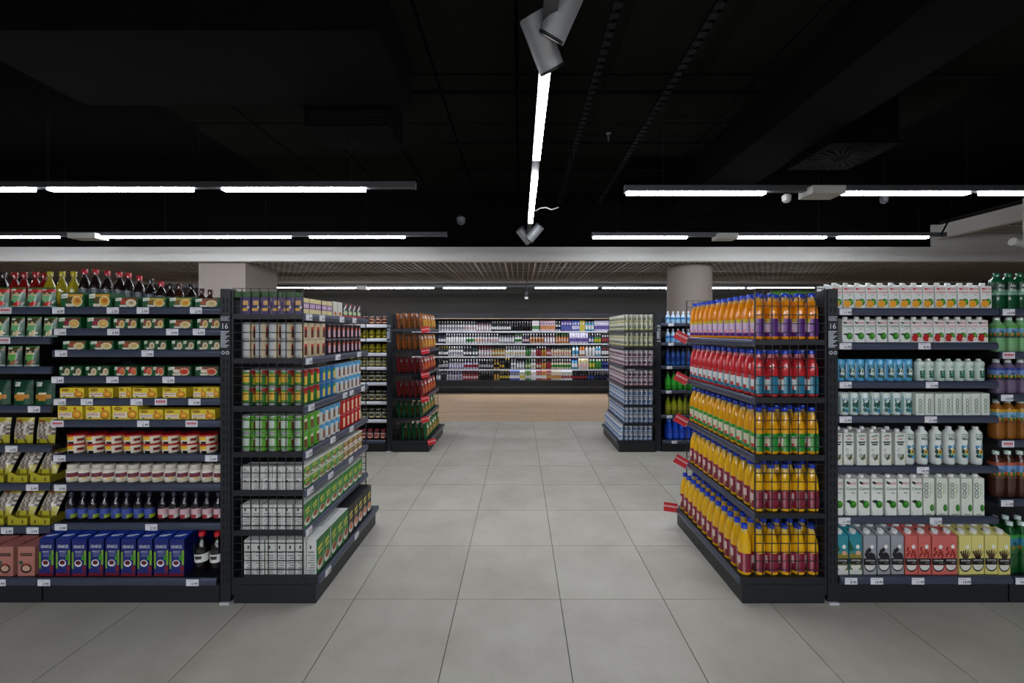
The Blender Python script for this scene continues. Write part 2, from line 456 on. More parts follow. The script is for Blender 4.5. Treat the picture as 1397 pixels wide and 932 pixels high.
# curved cable beside the middle track, small cameras
def wire_run(pts, r, name, mat, label, cat):
    mb = MB()
    for p, q in zip(pts, pts[1:]): mb.tube(p, q, r, n=6)
    o = link(name, mb.mesh(name, mat, True)); tag(o, label, cat); return o
P = [at(730, 288, 5.4), at(737, 284, 5.4), at(745, 283, 5.4), at(752, 286, 5.4), at(762, 283, 5.4)]
P = [Vector(p) for p in P]
o = wire_run(P, .007, 'power_cable', 'box', 'pale cable looping off the middle light track', 'cable')
sl = MB().tube(P[-1], (.68, 5.4, 3.5), .008).tube((.68, 5.4, 3.5), (.68, 5.4, 3.95), .008)
link('black_cable_end', sl.mesh('black_cable_end', 'blackduct'), o)  # upper run of the same cable, coloured black so it does not show
P = [Vector(at(1295, 268, 6.4)), Vector(at(1299, 285, 6.4)), Vector(at(1292, 305, 6.4)), Vector(at(1284, 320, 6.4))]
P = [Vector((P[0].x, 6.4, 4.24))] + P
wire_run(P, .012, 'power_cable', 'blackduct', 'dark cable hanging to the end of the light track', 'cable')
def dome(loc, label, s=1.0, top=4.24, mat='rail'):
    e = link('security_camera', None, loc=loc); tag(e, label, 'camera', 'small ceiling cameras')
    link('mount', MB().tube((0, 0, .03 * s), (0, 0, top - loc[2]), .008).mesh('mount', 'blackduct'), e)
    link('housing', MB().lathe([(.02 * s, -.05 * s), (.04 * s, -.03 * s), (.045 * s, .02 * s), (.02 * s, .04 * s)], 14, WHITE).mesh('housing', mat, True), e)
dome(at(1073, 270, 4.353), 'small white camera under the light track beside the driver box', top=3.03, mat='box')
dome(at(1206, 272, 5.2), 'small dim camera farther back under the dark ceiling')
dome(at(629, 300, 6.0), 'flat dim camera hanging left of the middle track', 1.4)
e = link('hanging_sensor', None, loc=(wx(718, 9.6), 9.6, 2.45)); tag(e, 'small white glass sensor hanging before the back wall', 'sensor')
link('stem', MB().tube((0, 0, .03), (0, 0, .5), .008).mesh('stem', 'rail'), e)
link('head', MB().box(-.035, .035, -.03, .03, -.13, .03).mesh('head', 'rail'), e)
link('bulb', MB().box(-.035, .04, -.036, -.031, -.13, -.08).mesh('bulb', 'lamp'), e)
e = link('wall_spotlight', None, loc=(wx(1392, 6.2), 6.2, wz(334, 6.2))); tag(e, 'white spotlight under the side ceiling at the photo edge', 'spotlight')
link('housing', MB().tube((-.12, 0, .05), (.2, 0, -.02), .06, n=20).mesh('housing', 'box', True), e)
link('bracket', MB().tube((.05, 0, 0), (.05, 0, .7), .012).mesh('bracket', 'box'), e)

# ------------------------------------------------------------------ shelving units (local frame: x along, -y the front, y = 0 the base front)
def lip_mesh(Wd, name='price_rail', mat='lip', h=.042):
    prof = [(0, 0), (-.004, .001), (-.009, -.003), (-.012, -.008), (-.0138, -.014), (-.0145, -.022), (-.0135, -.034), (-.009, -h), (0, -h)]
    mb = MB(); n = len(prof)
    for x in (0, Wd): mb.v += [(x, a, b) for a, b in prof]
    for k in range(n):
        j = (k + 1) % n
        mb.f.append((k, k + n, j + n, j)[::-1]); mb.c.append(WHITE)
    mb.f.append(tuple(range(n))[::-1]); mb.c.append(WHITE); mb.f.append(tuple(range(n, 2 * n))); mb.c.append(WHITE)
    return mb.mesh(name, mat, True)
def price_tag_mesh(txt, red=False):
    mb = MB(); y = -.0165
    mb.box(0, .07, y, y + .002, -.040, -.003, (226, 226, 232))
    if red:
        for k in range(6): mb.rect(.008 + k * .0095, .015 + k * .0095, -.026, -.012, (190, 30, 60), y - .0006)
        mb.rect(.01, .06, -.034, -.031, (150, 150, 160), y - .0006)
    else:
        mb.rect(.006, .045, -.0105, -.0085, (150, 150, 160), y - .0006)
        mb.text(txt, .047, -.034, .015, (24, 24, 34), y - .0006)
    return mb.mesh('price_tag', 'tag')
TAGS = [price_tag_mesh(t) for t in ('3.99', '2.49', '4.99', '6.95', '2.95', '5.49')]
TAGS_HI = [price_tag_mesh(t) for t in ('14.99', '11.99', '12.95', '8.95')]
TAG_RED = price_tag_mesh('', True)

def unit(name, label, cat, M4, Wd, shelves, depth=.485, inset=.085, base_z=.149, top=1.803, posts=(0, 1), back_y=None, group=None, uprights=True, tags=None, hi=False, post_outer=0.0, lipmat='lip', base_tags=()):
    """shelves: list of z (top surface). tags: {index: [local x, ...]} (negative marks a red one)"""
    e = link(name, None, mw=M4); tag(e, label, cat, group)
    by = back_y if back_y is not None else depth
    link('back_panel', MB().box(0.004, Wd - .004, by, by + .012, .05, top - .01).mesh('back_panel', 'steel'), e)
    link('plinth', MB().box(.003, Wd - .003, .012, by - .001, 0, base_z - .042).mesh('plinth', 'steel'), e)
    bs = link('base_shelf', MB().box(.003, Wd - .003, 0, by - .001, base_z - .04, base_z).mesh('base_shelf', 'steel'), e)
    link('price_rail', lip_mesh(Wd - .006), bs, loc=(.003, -.0005, base_z + .004))
    tags = tags or {}
    pool = TAGS_HI if hi else TAGS
    def put(par, xs, zl, yl):
        for k, x in enumerate(xs):
            link('price_tag', TAG_RED if x < 0 else random.choice(pool), par, loc=(abs(x), yl, zl))
    put(bs, tags.get('base', []), base_z + .004, -.0005)
    for i, z in enumerate(shelves):
        sh = link('shelf', MB().box(.004, Wd - .004, inset, by - .001, z - .03, z).mesh('shelf', 'steel'), e)
        link('price_rail', lip_mesh(Wd - .008, mat=lipmat), sh, loc=(.004, inset - .0005, z + .003))
        put(sh, tags.get(i, []), z + .003, inset - .0005)
    return e

def post(e, x0, x1, y0, y1, top, slots_front=True, decal=None):
    p = link('upright', MB().box(x0, x1, y0, y1, .012, top).mesh('upright', 'steel'), e)
    return p

def slots(p, axis, a, b, plane, top, sgn):
    """two columns of slot holes on an upright; axis 'y' = holes on a face of constant x (local)"""
    mb = MB()
    for c in (a + (b - a) * .3, a + (b - a) * .68):
        z = .12
        while z < top - .05:
            if axis == 'y': mb.box(plane - .0006, plane + .0006, c - .004, c + .004, z, z + .03)
            else: mb.box(c - .004, c + .004, plane - .0006, plane + .0006, z, z + .03)
            z += .05
    o = link('slot_pattern', mb.mesh('slot_pattern', 'slot'), p); o['kind'] = 'stuff'

def wire_grid(e, x, y0, y1, z0, z1, name='wire_grid_panel'):
    pan = link(name, MB().box(x - .003, x + .003, y0, y0 + .006, z0, z1).mesh(name, 'wire'), e)
    hv = MB().box(x - .0018, x + .0018, -.0018, .0018, z0, z1).mesh('wire', 'wire')
    hh = MB().box(x - .0018, x + .0018, y0, y1, -.0018, .0018).mesh('wire', 'wire')
    k = y0 + .05
    while k <= y1 + .001:
        link('wire', hv, pan, loc=(0.0, k, 0)); k += .0505
    z = z0 + .005
    while z <= z1 + .001:
        link('wire', hh, pan, loc=(.0036, 0, z)); z += .0505
    return pan

def end_unit(label, M4, Wd, shelves, near_x, tags, lipmat='lip'):
    """end-of-aisle unit with uprights at both ends of its back, wire grids on both sides. near_x: local x of the end that faces the camera"""
    e = unit('end_shelving_unit', label, 'shelving', M4, Wd, shelves, by_kw and .485 or .485, tags=tags, group='end shelving units', lipmat=lipmat)
    for x in (0.0, Wd):
        sg = -1 if x == 0 else 1
        xo = x if x == 0 else x - .05
        p = post(e, xo, xo + .05, .4995, .5575, 1.803)
        near = abs(x - near_x) < 1e-6
        slots(p, 'y', .4995, .5575, x + sg * .0006, 1.8, sg)
        link('foot_plate', MB().box(xo - (.012 if sg < 0 else 0), xo + .05 + (.012 if sg > 0 else 0), .4995, .5575, 0, .011).mesh('foot_plate', 'zinc'), p)
        if near: decal(p, x + sg * .0018, sg)
        wire_grid(e, x + (.006 if sg < 0 else -.0096), .085, .49, .135, 1.806)
    return e
by_kw = True

def decal(p, x, sg):
    """white load notice printed on the upright"""
    mb = MB(); c = (190, 196, 205)
    # built on a front plane, then turned to the upright's face
    for k in range(3): mb.rect(-.026, .024 - .008 * (k % 2), 1.640 - k * .009, 1.644 - k * .009, c, 0)
    mb.text('16', 0, 1.575, .03, c, 0)
    for k in range(11): mb.rect(-.026, .022 - .01 * (k % 3), 1.556 - k * .0088, 1.561 - k * .0088, c, 0)
    for u in (-.012, .013):
        mb.ell(u, 1.437, .0105, .0105, c, 0); mb.ell(u, 1.437, .006, .006, (50, 56, 66), -.0004)
    yc = .5285
    # sg -1: the face looks to local -x (world -Y for a unit turned +90): right of the viewer is -y
    mb.v = [(x + sg * .0 + (v[1] * -sg if v[1] else 0), yc - v[0] if sg < 0 else yc + v[0], v[2]) for v in mb.v]
    if False: pass
    link('load_notice', mb.mesh('load_notice', 'paper'), p)

def RZ(a): return Matrix.Rotation(a, 4, 'Z')
def T(x, y, z=0.0): return Matrix.Translation((x, y, z))
FRONT = 2.36
M_A = T(-3.745, FRONT); M_B = T(-2.742, FRONT); M_C = T(1.822, FRONT); M_D = T(2.812, FRONT)
M_E1 = T(-1.156, 2.362) @ RZ(PI / 2); M_E2 = T(1.264, 3.347) @ RZ(-PI / 2)
M_E3 = T(-1.165, 5.345) @ RZ(PI / 2); M_E4 = T(1.272, 6.325) @ RZ(-PI / 2)
M_GL = T(-2.737, 5.35); M_GR = T(1.846, 5.35)
W_A, W_B, W_C, W_D, W_E, W_G = 1.0, 1.018, .987, 1.0, .985, 1.0
DU, DB = 2.36 + .07, 2.36       # depth of the upper rails and of the base front

def lx(px, d, M4): return wx(px, d) - M4.translation.x
ZS = dict(
    A=[wz(p, DU) for p in (419.7, 460.4, 500.8, 553.6, 607.4, 659.7, 718)],
    B=[wz(p, DU) for p in (419.7, 448.8, 477.9, 513.7, 543.6, 573.2, 620, 660, 713.4)],
    C=[wz(p, DU) for p in (421.4, 468, 520.6, 567.5, 636, 704.8)],
    D=[wz(p, DU) for p in (422, 480.4, 538, 600.7, 681)],
    E1=[1.660, 1.405, 1.131, .867, .645, .417],
    E2=[1.511, 1.180, .847, .516],
    E3=[1.594, 1.318, 1.013, .701, .437],
    E4=[1.578, 1.37, 1.111, .854, .609, .375],
    GL=[1.652, 1.469, 1.277, 1.094, .892, .641, .4036],
    GR=[1.67, 1.414, 1.108, .788, .464])
def tl(M4, pxs, scale, off=0.0, d=DU): return [(1 if p > 0 else -1) * max(.004, lx(abs(p) / scale + off, d, M4) - .035) for p in pxs]
tB = {i: tl(M_B, p, 3.884) for i, p in enumerate([(325, 612, 770, 1050), (335, 615, 925, 1065), (340, 795), (315, 610, 905), (333, 475, 737, -865, 1042), (-320, 772, -1027)])}
tB.update({6: tl(M_B, (318, 1085), 3.729), 7: tl(M_B, (322,), 3.729), 8: tl(M_B, (325, 782), 3.729), 'base': tl(M_B, (238, 990), 3.729, d=DB)})
tC = {i: tl(M_C, p, 4.0505, 1120) for i, p in enumerate([(124,), (124, 557), (124, 598), (124, 592)])}
tC.update({4: tl(M_C, (505,), 3.729, 1120), 5: tl(M_C, (108, 570), 3.729, 1120), 'base': tl(M_C, (142, 272, 480, 715), 3.729, 1120, DB)})
tD = {0: tl(M_D, (1020,), 4.0505, 1120), 1: tl(M_D, (-1020,), 4.0505, 1120), 2: tl(M_D, (1010,), 4.0505, 1120), 3: tl(M_D, (-935,), 3.729, 1120), 4: tl(M_D, (925,), 3.729, 1120), 'base': tl(M_D, (1005,), 3.729, 1120, DB)}
tA = {0: tl(M_A, (-47,), 3.884), 1: tl(M_A, (-40,), 3.884), 3: tl(M_A, (197,), 3.884), 4: tl(M_A, (75,), 3.729), 5: tl(M_A, (180,), 3.729), 6: tl(M_A, (53, 182), 3.729), 'base': tl(M_A, (15,), 3.729, d=DB)}
uA = unit('shelving_bay', 'dark steel shelving bay of pouches and yellow bags at the photo edge', 'shelving', M_A, W_A, ZS['A'], inset=.07, tags=tA, group='dark shelving bays')
uB = unit('shelving_bay', 'dark steel shelving bay of soup packets and blue cartons', 'shelving', M_B, W_B, ZS['B'], inset=.07, tags=tB, group='dark shelving bays')
uC = unit('shelving_bay', 'dark steel shelving bay of coconut drink cartons', 'shelving', M_C, W_C, ZS['C'], inset=.07, tags=tC, hi=True, base_z=.158, group='dark shelving bays')
uD = unit('shelving_bay', 'dark steel shelving bay of aloe drink bottles at the photo edge', 'shelving', M_D, W_D, ZS['D'], inset=.07, tags=tD, hi=True, base_z=.158, group='dark shelving bays')
uGL = unit('shelving_bay', 'dark steel shelving bay of pickle jars in the second row', 'shelving', M_GL, W_G, ZS['GL'], inset=.07, group='dark shelving bays', lipmat='coolerlip')
uGR = unit('shelving_bay', 'dark steel shelving bay of water bottles in the second row', 'shelving', M_GR, W_G, ZS['GR'], inset=.07, group='dark shelving bays', tags={0: [.1], 1: [.1], 2: [.08], 3: [.07], 4: [.08], 'base': [.12]})
for u, wd in ((uA, W_A), (uB, W_B), (uC, W_C), (uD, W_D), (uGL, W_G), (uGR, W_G)):
    for x in (0.0, wd - .03):
        link('upright', MB().box(x, x + .03, .4975, .53, 0, 1.8).mesh('upright', 'steel'), u)
    # shelves of the other side of the double-sided bay
    link('rear_plinth', MB().box(.003, wd - .003, .531, .985, 0, .149).mesh('rear_plinth', 'steel'), u)
    link('rear_top_shelf', MB().box(.004, wd - .004, .531, .91, 1.62, 1.65).mesh('rear_top_shelf', 'steel'), u)

def yl(px, X, y0=2.362): return X * F_PX / (px - VX) - y0      # local x on an end unit turned towards +X
tE1 = {0: (416, 434, 461.5, 479), 1: (415, 456, 485.5), 2: (419, 466, 475, 491), 3: (416, 449, 475), 4: (417.5, 446, 474), 5: (415,)}
tE1 = {k: [max(.004, yl(p, -1.25) - .035) for p in v] for k, v in tE1.items()}
tE1['base'] = [.06, .49]
uE1 = end_unit('dark end unit of canned and boxed food with wire grid sides', M_E1, W_E, ZS['E1'], 0.0, tE1)
uE2 = end_unit('dark end unit of juice bottles with blue caps and wire grid sides', M_E2, W_E, ZS['E2'], W_E, {})
uE3 = end_unit('dark end unit of crisp bags in the second row', M_E3, W_E, ZS['E3'], 0.0, {})
uE4 = end_unit('dark end unit of stacked drink cans in the second row', M_E4, W_E, ZS['E4'], W_E, {})
# red promotion flags on the rails
M['flag'] = attr_mat('red_flag_print', 0.35)
fm = MB().box(-.052, .052, -.001, .001, -.036, .036, (196, 24, 40), front=(206, 30, 46))
fm.rect(-.048, .048, .002, .014, (240, 225, 225), -.0016)
for k in range(8): fm.rect(-.042 + k * .0106, -.034 + k * .0106, .005, .012, (206, 30, 46), -.002)
fm.rect(-.01, .048, -.03, -.028, (236, 120, 120), -.0016)
fm = fm.mesh('card', 'flag')
cl = MB().box(-.008, .008, 0, .05, -.02, .02, (200, 190, 192)).mesh('clip', 'flag')
def flag(par, x, y, z, ang, tilt=0.0):
    c = link('promotion_flag', fm, par, mw=T(x, y, z) @ RZ(ang) @ Matrix.Rotation(tilt, 4, 'Y'))
    link('clip', cl, c, loc=(0.05, 0.002, -.01))
for i, z in enumerate(ZS['E2'] + [.149]):
    flag(uE2, .05, (.085 if i < 4 else 0) - .058, z + .006, PI / 2 - .25, 0.5 if i < 4 else 0.05)
for i, z in enumerate(ZS['E3'] + [.149]):
    flag(uE3, -.02, (.085 if i < 5 else 0) - .03, z - .01, -PI / 2 + .5, -.15)

# ------------------------------------------------------------------ goods: builders
def printed_box(name, cat, w_, d_, h_, col, prt=None, front=None, side=None, top=None, mat='paper', sideprint=None):
    mb = MB().box(-w_ / 2, w_ / 2, 0, d_, 0, h_, col, front, side, top)
    y = -.0006
    if prt: prt(mb, w_, h_, y)
    return Spec(name, cat, mb.mesh(name, mat))

def soup(col, band, bowl, inner, veg, h_, twin=False, text=True):
    def prt(m, w_, h, y):
        parts = ((-w_ * .25, w_ * .5), (w_ * .25, w_ * .5)) if twin else ((0, w_),)
        for cx, ww in parts:
            m.rect(cx - ww * .43, cx + ww * .45, h * .72, h * .9, band, y)
            m.ell(cx - ww * .12, h * .5, ww * .16, h * .2, veg, y, 8)
            m.ell(cx + ww * .2, h * .42, ww * .24, h * .38, (226, 214, 180), y - .0003, 10)
            m.ell(cx + ww * .2, h * .44, ww * .2, h * .3, bowl, y - .0006, 10)
            m.ell(cx + ww * .22, h * .46, ww * .11, h * .16, inner, y - .0009, 8)
            m.poly([(cx - ww * .46, h * .6), (cx - ww * .2, h * .66), (cx - ww * .2, h * .95), (cx - ww * .46, h * .88)], (232, 230, 220), y - .0009)
            if text: m.text('Knorr', cx - ww * .33, h * .7, h * .13, (20, 110, 50), y - .0012, ww * .2)
            m.poly([(cx - ww * .26, h * .06), (cx + ww * .06, h * .06), (cx + ww * .0, h * .26), (cx - ww * .3, h * .26)], (222, 214, 200), y - .0009)
    return printed_box('soup_packet', 'packet', .138, .09, h_, col, prt, top=(24, 80, 40))
GREEN = (18, 84, 44)
SOUP = [soup(GREEN, (206, 150, 60), (222, 170, 60), (196, 110, 40), (90, 70, 30), .088), soup(GREEN, (160, 60, 40), (226, 216, 190), (180, 150, 110), (190, 60, 40), .062),
        soup(GREEN, (196, 160, 60), (224, 176, 60), (214, 140, 30), (120, 90, 30), .062), soup(GREEN, (110, 40, 40), (214, 170, 84), (226, 190, 110), (150, 40, 60), .07),
        soup(GREEN, (130, 60, 40), (206, 180, 110), (190, 140, 60), (150, 60, 50), .062, True), soup(GREEN, (150, 60, 40), (216, 196, 140), (200, 170, 100), (170, 80, 50), .055),
        soup(GREEN, (60, 60, 40), (206, 190, 160), (180, 140, 100), (60, 50, 40), .058, True), soup(GREEN, (170, 50, 50), (206, 70, 40), (222, 120, 60), (190, 40, 40), .058, True),
        soup((20, 70, 36), (150, 60, 50), (200, 70, 40), (190, 50, 30), (226, 210, 190), .058)]
def stock(h_, w_, twin=False, tall=False):
    def prt(m, w, h, y):
        m.ell(-w * .28, h * .8, w * .17, h * .13, (120, 60, 24), y, 10)
        m.text('WINIARY', -w * .28, h * .76, h * .09, (236, 200, 60), y - .0004, w * .26)
        m.rect(-w * .46, w * .08, h * .12, h * .52, (232, 222, 206), y)
        m.text('BULION' if not tall else 'ROSOL', -w * .2, h * .3, h * .15, (176, 40, 40), y - .0004, w * .44)
        m.ell(w * .2, h * .8, w * .06, h * .12, (200, 80, 30), y, 8)
        m.ell(w * .28, h * .36, w * .19, h * .33, (120, 70, 30), y - .0004, 10)
        m.ell(w * .28, h * .38, w * .165, h * .27, (226, 150, 40), y - .0008, 10)
        m.ell(w * .3, h * .4, w * .07, h * .1, (240, 200, 80), y - .0012, 8)
        m.ell(-w * .32, h * .13, w * .06, h * .07, (50, 110, 40), y - .0004, 8)
    return printed_box('stock_cube_box', 'box', w_, .08, h_, (226, 200, 50), prt, top=(214, 180, 40))
STOCK = [stock(.08, .148, tall=True), stock(.058, .14), stock(.062, .075)]

def cylinder_good(name, cat, r, h, fn, n=18, lid=None, lid_h=.012, mat='gloss', rim=None, prof=None, lidname='lid'):
    mb = MB()
    pr = prof or [(r * .94, 0), (r, .004), (r, h * .25), (r, h * .5), (r, h * .75), (r, h - .004), (r * .93, h)]
    mb.lathe(pr, n, fn)
    parts = []
    if lid: parts.append((lidname, MB().lathe([(r * 1.02, h - .002), (r * 1.02, h + lid_h - .002), (r * .97, h + lid_h)], n, lid).mesh(lidname, mat, True)))
    return Spec(name, cat, mb.mesh(name, mat, True), parts)

def cup_fn(th, z):
    if abs(th) > 1.7: return (206, 190, 170)
    if th < .0 and z > .022: return (236, 190, 50) if z < .036 else (226, 150, 40)
    if -.9 < th < .0 and z < .012: return (24, 20, 20)
    if .25 < th < .7 and .012 < z < .034: return (120, 30, 26)
    return (226, 214, 196) if th < .8 else (186, 160, 130)
cp = [(.045, 0), (.047, .006), (.0475, .014), (.048, .022), (.0485, .03), (.049, .038), (.05, .047)]
CUP = cylinder_good('dessert_cup', 'cup', .05, .047, cup_fn, 20, (176, 28, 34), .008, prof=cp)
def jar_fn(body, lab, mark, h):
    def fn(th, z):
        if z > h * .86: return body
        if h * .2 < z < h * .74 and abs(th) < 2.0:
            if -.7 < th < .7 and h * .4 < z < h * .63: return mark
            if -.3 < th < .6 and z < h * .34: return (220, 190, 120)
            return lab
        return body
    return fn
def jar(name, r, h, body, lab, mark, lid, cat='jar'):
    pr = [(r * .92, 0), (r, .006)] + [(r, h * k) for k in (.2, .34, .5, .62, .74)] + [(r * .98, h * .86), (r * .84, h * .9), (r * .84, h)]
    return cylinder_good(name, cat, r * .86, h, jar_fn(body, lab, mark, h), 18, lid, .014, prof=pr)
HORSE = jar('condiment_jar', .0335, .088, (214, 204, 186), (226, 220, 210), (110, 40, 60), (206, 200, 186))

def bottle(name, r, h, liq, neck, lab_fn, cap, zl=(.08, .52), cat='bottle', prof=None, n=18, capr=None, sq=0.0, cap_h=.02, mat='gloss'):
    pr = prof or [(r * .85, 0), (r, .008), (r, h * .5), (r * .98, h * .58), (r * .8, h * .68), (r * .5, h * .8), (r * .34, h * .86), (r * .34, h * .93)]
    mb = MB().lathe(pr, n, (lambda t, z: neck if z > h * .84 else liq), sq=sq)
    parts = []
    if lab_fn:
        zs = [zl[0] * h + (zl[1] - zl[0]) * h * k / 5 for k in range(6)]
        parts.append(('label', MB().lathe([(r * 1.012, z) for z in zs], n, (lambda t, z: lab_fn(t, (z - zs[0]) / (zs[-1] - zs[0]))), cap=False, sq=sq).mesh('label', 'foil', True)))
    cr = capr or r * .42
    parts.append(('cap', MB().lathe([(cr, h * .93 - .004), (cr, h * .93 + cap_h - .004), (cr * .9, h * .93 + cap_h)], 14, cap).mesh('cap', 'gloss', True)))
    return Spec(name, cat, mb.mesh(name, mat, True), parts)

# juice bottles of the end unit
JP = lambda r, h: [(r * .8, 0), (r * .97, .006), (r, .014), (r, h * .44), (r * 1.0, h * .5), (r * .96, h * .58), (r * .86, h * .68), (r * .7, h * .77), (r * .52, h * .84), (r * .44, h * .875), (r * .42, h * .93)]
def juice(liq, fn, h=.268):
    r = .037
    return bottle('juice_bottle', r, h, liq, tuple(int(c * .55 + 90) for c in liq), fn, (28, 62, 190), (.07, .45), prof=JP(r, h), capr=.0185, cap_h=.02)
def juice_label(base, front, top, mark, wide=True):
    def fn(t, v):
        a = abs(t)
        if a < .8:
            if v > .8: return top
            if v > .4: return front if wide or a < .5 else base
            if v > .2: return (mark if a < .5 else front) if wide else (mark if a < .3 else base)
            return base
        if .9 < t < 1.25 or -1.5 < t < -1.2: return tuple(int(c * .5 + f * .5) for c, f in zip(base, front))
        if 2.2 < a and .2 < v < .8: return (196, 186, 196)
        return base
    return fn
JUICE = dict(
    orange=juice((232, 140, 10), juice_label((84, 24, 120), (216, 190, 216), (214, 190, 60), (226, 150, 160))),
    red=juice((196, 44, 50), juice_label((24, 110, 140), (222, 224, 222), (200, 60, 60), (190, 50, 50))),
    green=juice((224, 160, 16), juice_label((24, 130, 40), (224, 214, 190), (40, 150, 50), (200, 60, 50))),
    dark=juice((230, 176, 12), juice_label((124, 18, 44), (222, 196, 190), (150, 30, 50), (214, 170, 110), False)),
    tall=juice((230, 176, 12), juice_label((124, 18, 44), (222, 196, 190), (150, 30, 50), (214, 170, 110), False), .285))

# slant-topped cartons
def carton(name, w_, d_, h_, col, prt, side=None, top=None, capc=(228, 228, 226), rise=.022, cat='carton', capr=.014, waist=0.0):
    hx = w_ / 2
    mb = MB()
    b = [(-hx, 0, 0), (hx, 0, 0), (hx, d_, 0), (-hx, d_, 0)]
    t = [(-hx, 0.001, h_), (hx, 0.001, h_), (hx, d_, h_ + rise), (-hx, d_, h_ + rise)]
    mb.hexa(b, t, col, front=col, side=side or col, top=top or col)
    if prt: prt(mb, w_, h_, -.0007)
    parts = []
    if capc:
        a = math.atan2(rise, d_)
        cm = MB().lathe([(capr, 0), (capr, .016), (capr * .85, .019)], 14, capc)
        R = T(0, d_ * .42, h_ + rise * .42 - .001) @ Matrix.Rotation(a, 4, 'X')
        cm.v = [tuple(R @ Vector(v)) for v in cm.v]
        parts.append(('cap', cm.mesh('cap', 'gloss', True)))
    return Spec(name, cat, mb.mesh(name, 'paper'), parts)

def p_krakus(m, w, h, y):
    m.rect(-w / 2, -w * .36, h * .2, h * .66, (110, 150, 50), y); m.rect(w * .34, w / 2, h * .3, h * .7, (120, 160, 50), y)
    m.poly([(w * .14, h * .45), (w * .4, h * .42), (w * .44, h * .56), (w * .28, h * .6)], (60, 140, 40), y - .0003)
    m.text('KRAKUS', 0, h * .76, h * .085, (206, 210, 220), y - .0003, w * .72)
    m.text('BARSZCZ', 0, h * .64, h * .045, (196, 200, 214), y - .0003, w * .5)
    for k in range(3): m.rect(-w * .22, w * .22, h * (.6 - k * .035), h * (.615 - k * .035), (120, 130, 170), y - .0003)
    m.ell(-w * .04, h * .35, w * .26, h * .095, (222, 222, 226), y - .0006, 14)
    m.ell(-w * .04, h * .365, w * .19, h * .06, (90, 20, 30), y - .0009, 12)
    m.ell(w * .36, h * .2, w * .13, h * .1, (120, 24, 40), y - .0003, 10)
    m.rect(-w / 2, w / 2, 0, h * .08, (110, 22, 40), y - .0003)
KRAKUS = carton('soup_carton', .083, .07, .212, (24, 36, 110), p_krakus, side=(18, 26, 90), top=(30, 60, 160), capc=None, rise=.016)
fold = MB(); fold.face([(-.03, .02, .2185), (.005, .02, .2185), (.03, .035, .2225), (.026, .042, .2235), (-.03, .03, .221)], (206, 212, 226))
KRAKUS.parts.append(('pull_tab', fold.mesh('pull_tab', 'paper')))

def p_brown(m, w, h, y):
    for k in range(2): m.rect(-w * .36, w * .36, h * (.74 - k * .06), h * (.78 - k * .06), (50, 30, 26), y)
    m.ell(0, h * .26, w * .34, h * .17, (50, 26, 22), y, 12); m.ell(0, h * .26, w * .24, h * .1, (200, 160, 140), y - .0003, 10)
    m.ell(0, h * .4, w * .22, h * .04, (150, 60, 50), y - .0006, 10)
    m.ell(-w * .3, h * .46, w * .13, h * .07, (40, 90, 60), y - .0003, 8)
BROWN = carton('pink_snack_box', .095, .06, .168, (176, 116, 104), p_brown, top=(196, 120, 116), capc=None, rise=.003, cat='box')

def p_fruit(fruit, second, brand, title):
    def prt(m, w, h, y):
        m.poly([(-w * .42, h * .88), (-w * .1, h * .84), (-w * .1, h * .9), (-w * .38, h * .95)], (206, 30, 40) if brand else (20, 30, 24), y)
        m.text('FOCO', w * .17, h * .85, w * .2, (196, 30, 44), y, w * .58)
        m.text('Cocon', w * .02, h * .7, w * .24, title, y, w * .88)
        m.text('Water', w * .16, h * .6, h * .045, (90, 100, 100), y, w * .34)
        m.ell(w * .17, h * .3, w * .3, w * .34, (36, 118, 24), y, 14); m.ell(w * .24, h * .33, w * .13, w * .15, (84, 164, 44), y - .0003, 10)
        m.poly([(-w * .48, h * .38), (w * .0, h * .3), (w * .02, h * .42), (-w * .3, h * .42)], (20, 56, 24), y - .0002)
        if fruit: m.ell(-w * .12, h * .22, w * .36, h * .17, fruit, y - .0005, 12)
        if second: m.ell(w * .24, h * .16, w * .18, h * .1, second, y - .0006, 10)
        m.poly([(-w / 2, 0), (-w * .28, 0), (-w * .4, h * .12), (-w / 2, h * .2)], (196, 200, 200), y - .0002)
    return prt
PALE = (226, 228, 224)
C_MANGO = carton('mango_carton', .062, .06, .132, PALE, p_fruit((232, 160, 30), None, True, (200, 80, 80)), rise=.014, capr=.013)
C_LIME = carton('coconut_carton', .062, .06, .132, PALE, p_fruit(None, None, False, (30, 90, 50)), rise=.014, capr=.013)
C_RED = carton('lychee_carton', .062, .06, .132, PALE, p_fruit((176, 24, 24), (226, 216, 206), False, (206, 130, 140)), rise=.014, capr=.013)
C_FOCO = carton('coconut_carton', .066, .064, .215, (224, 228, 220), p_fruit(None, None, False, (30, 110, 50)), rise=.012)
def p_coco(m, w, h, y):
    m.text('COCO', -w * .06, h * .46, w * .38, (16, 48, 26), y, h * .42, vertical=True)
    m.rect(w * .1, w * .16, h * .55, h * .85, (150, 190, 110), y); m.rect(w * .26, w * .3, h * .6, h * .85, (170, 180, 160), y)
    m.ell(w * .29, h * .2, w * .2, w * .34, (46, 112, 40), y, 14); m.ell(w * .36, h * .22, w * .1, w * .16, (76, 150, 54), y - .0003)
    m.rect(-w * .3, w * .3, h * .02, h * .035, (40, 60, 50), y)
C_COCO = carton('slim_coconut_carton', .062, .062, .218, (220, 226, 212), p_coco, rise=.012)
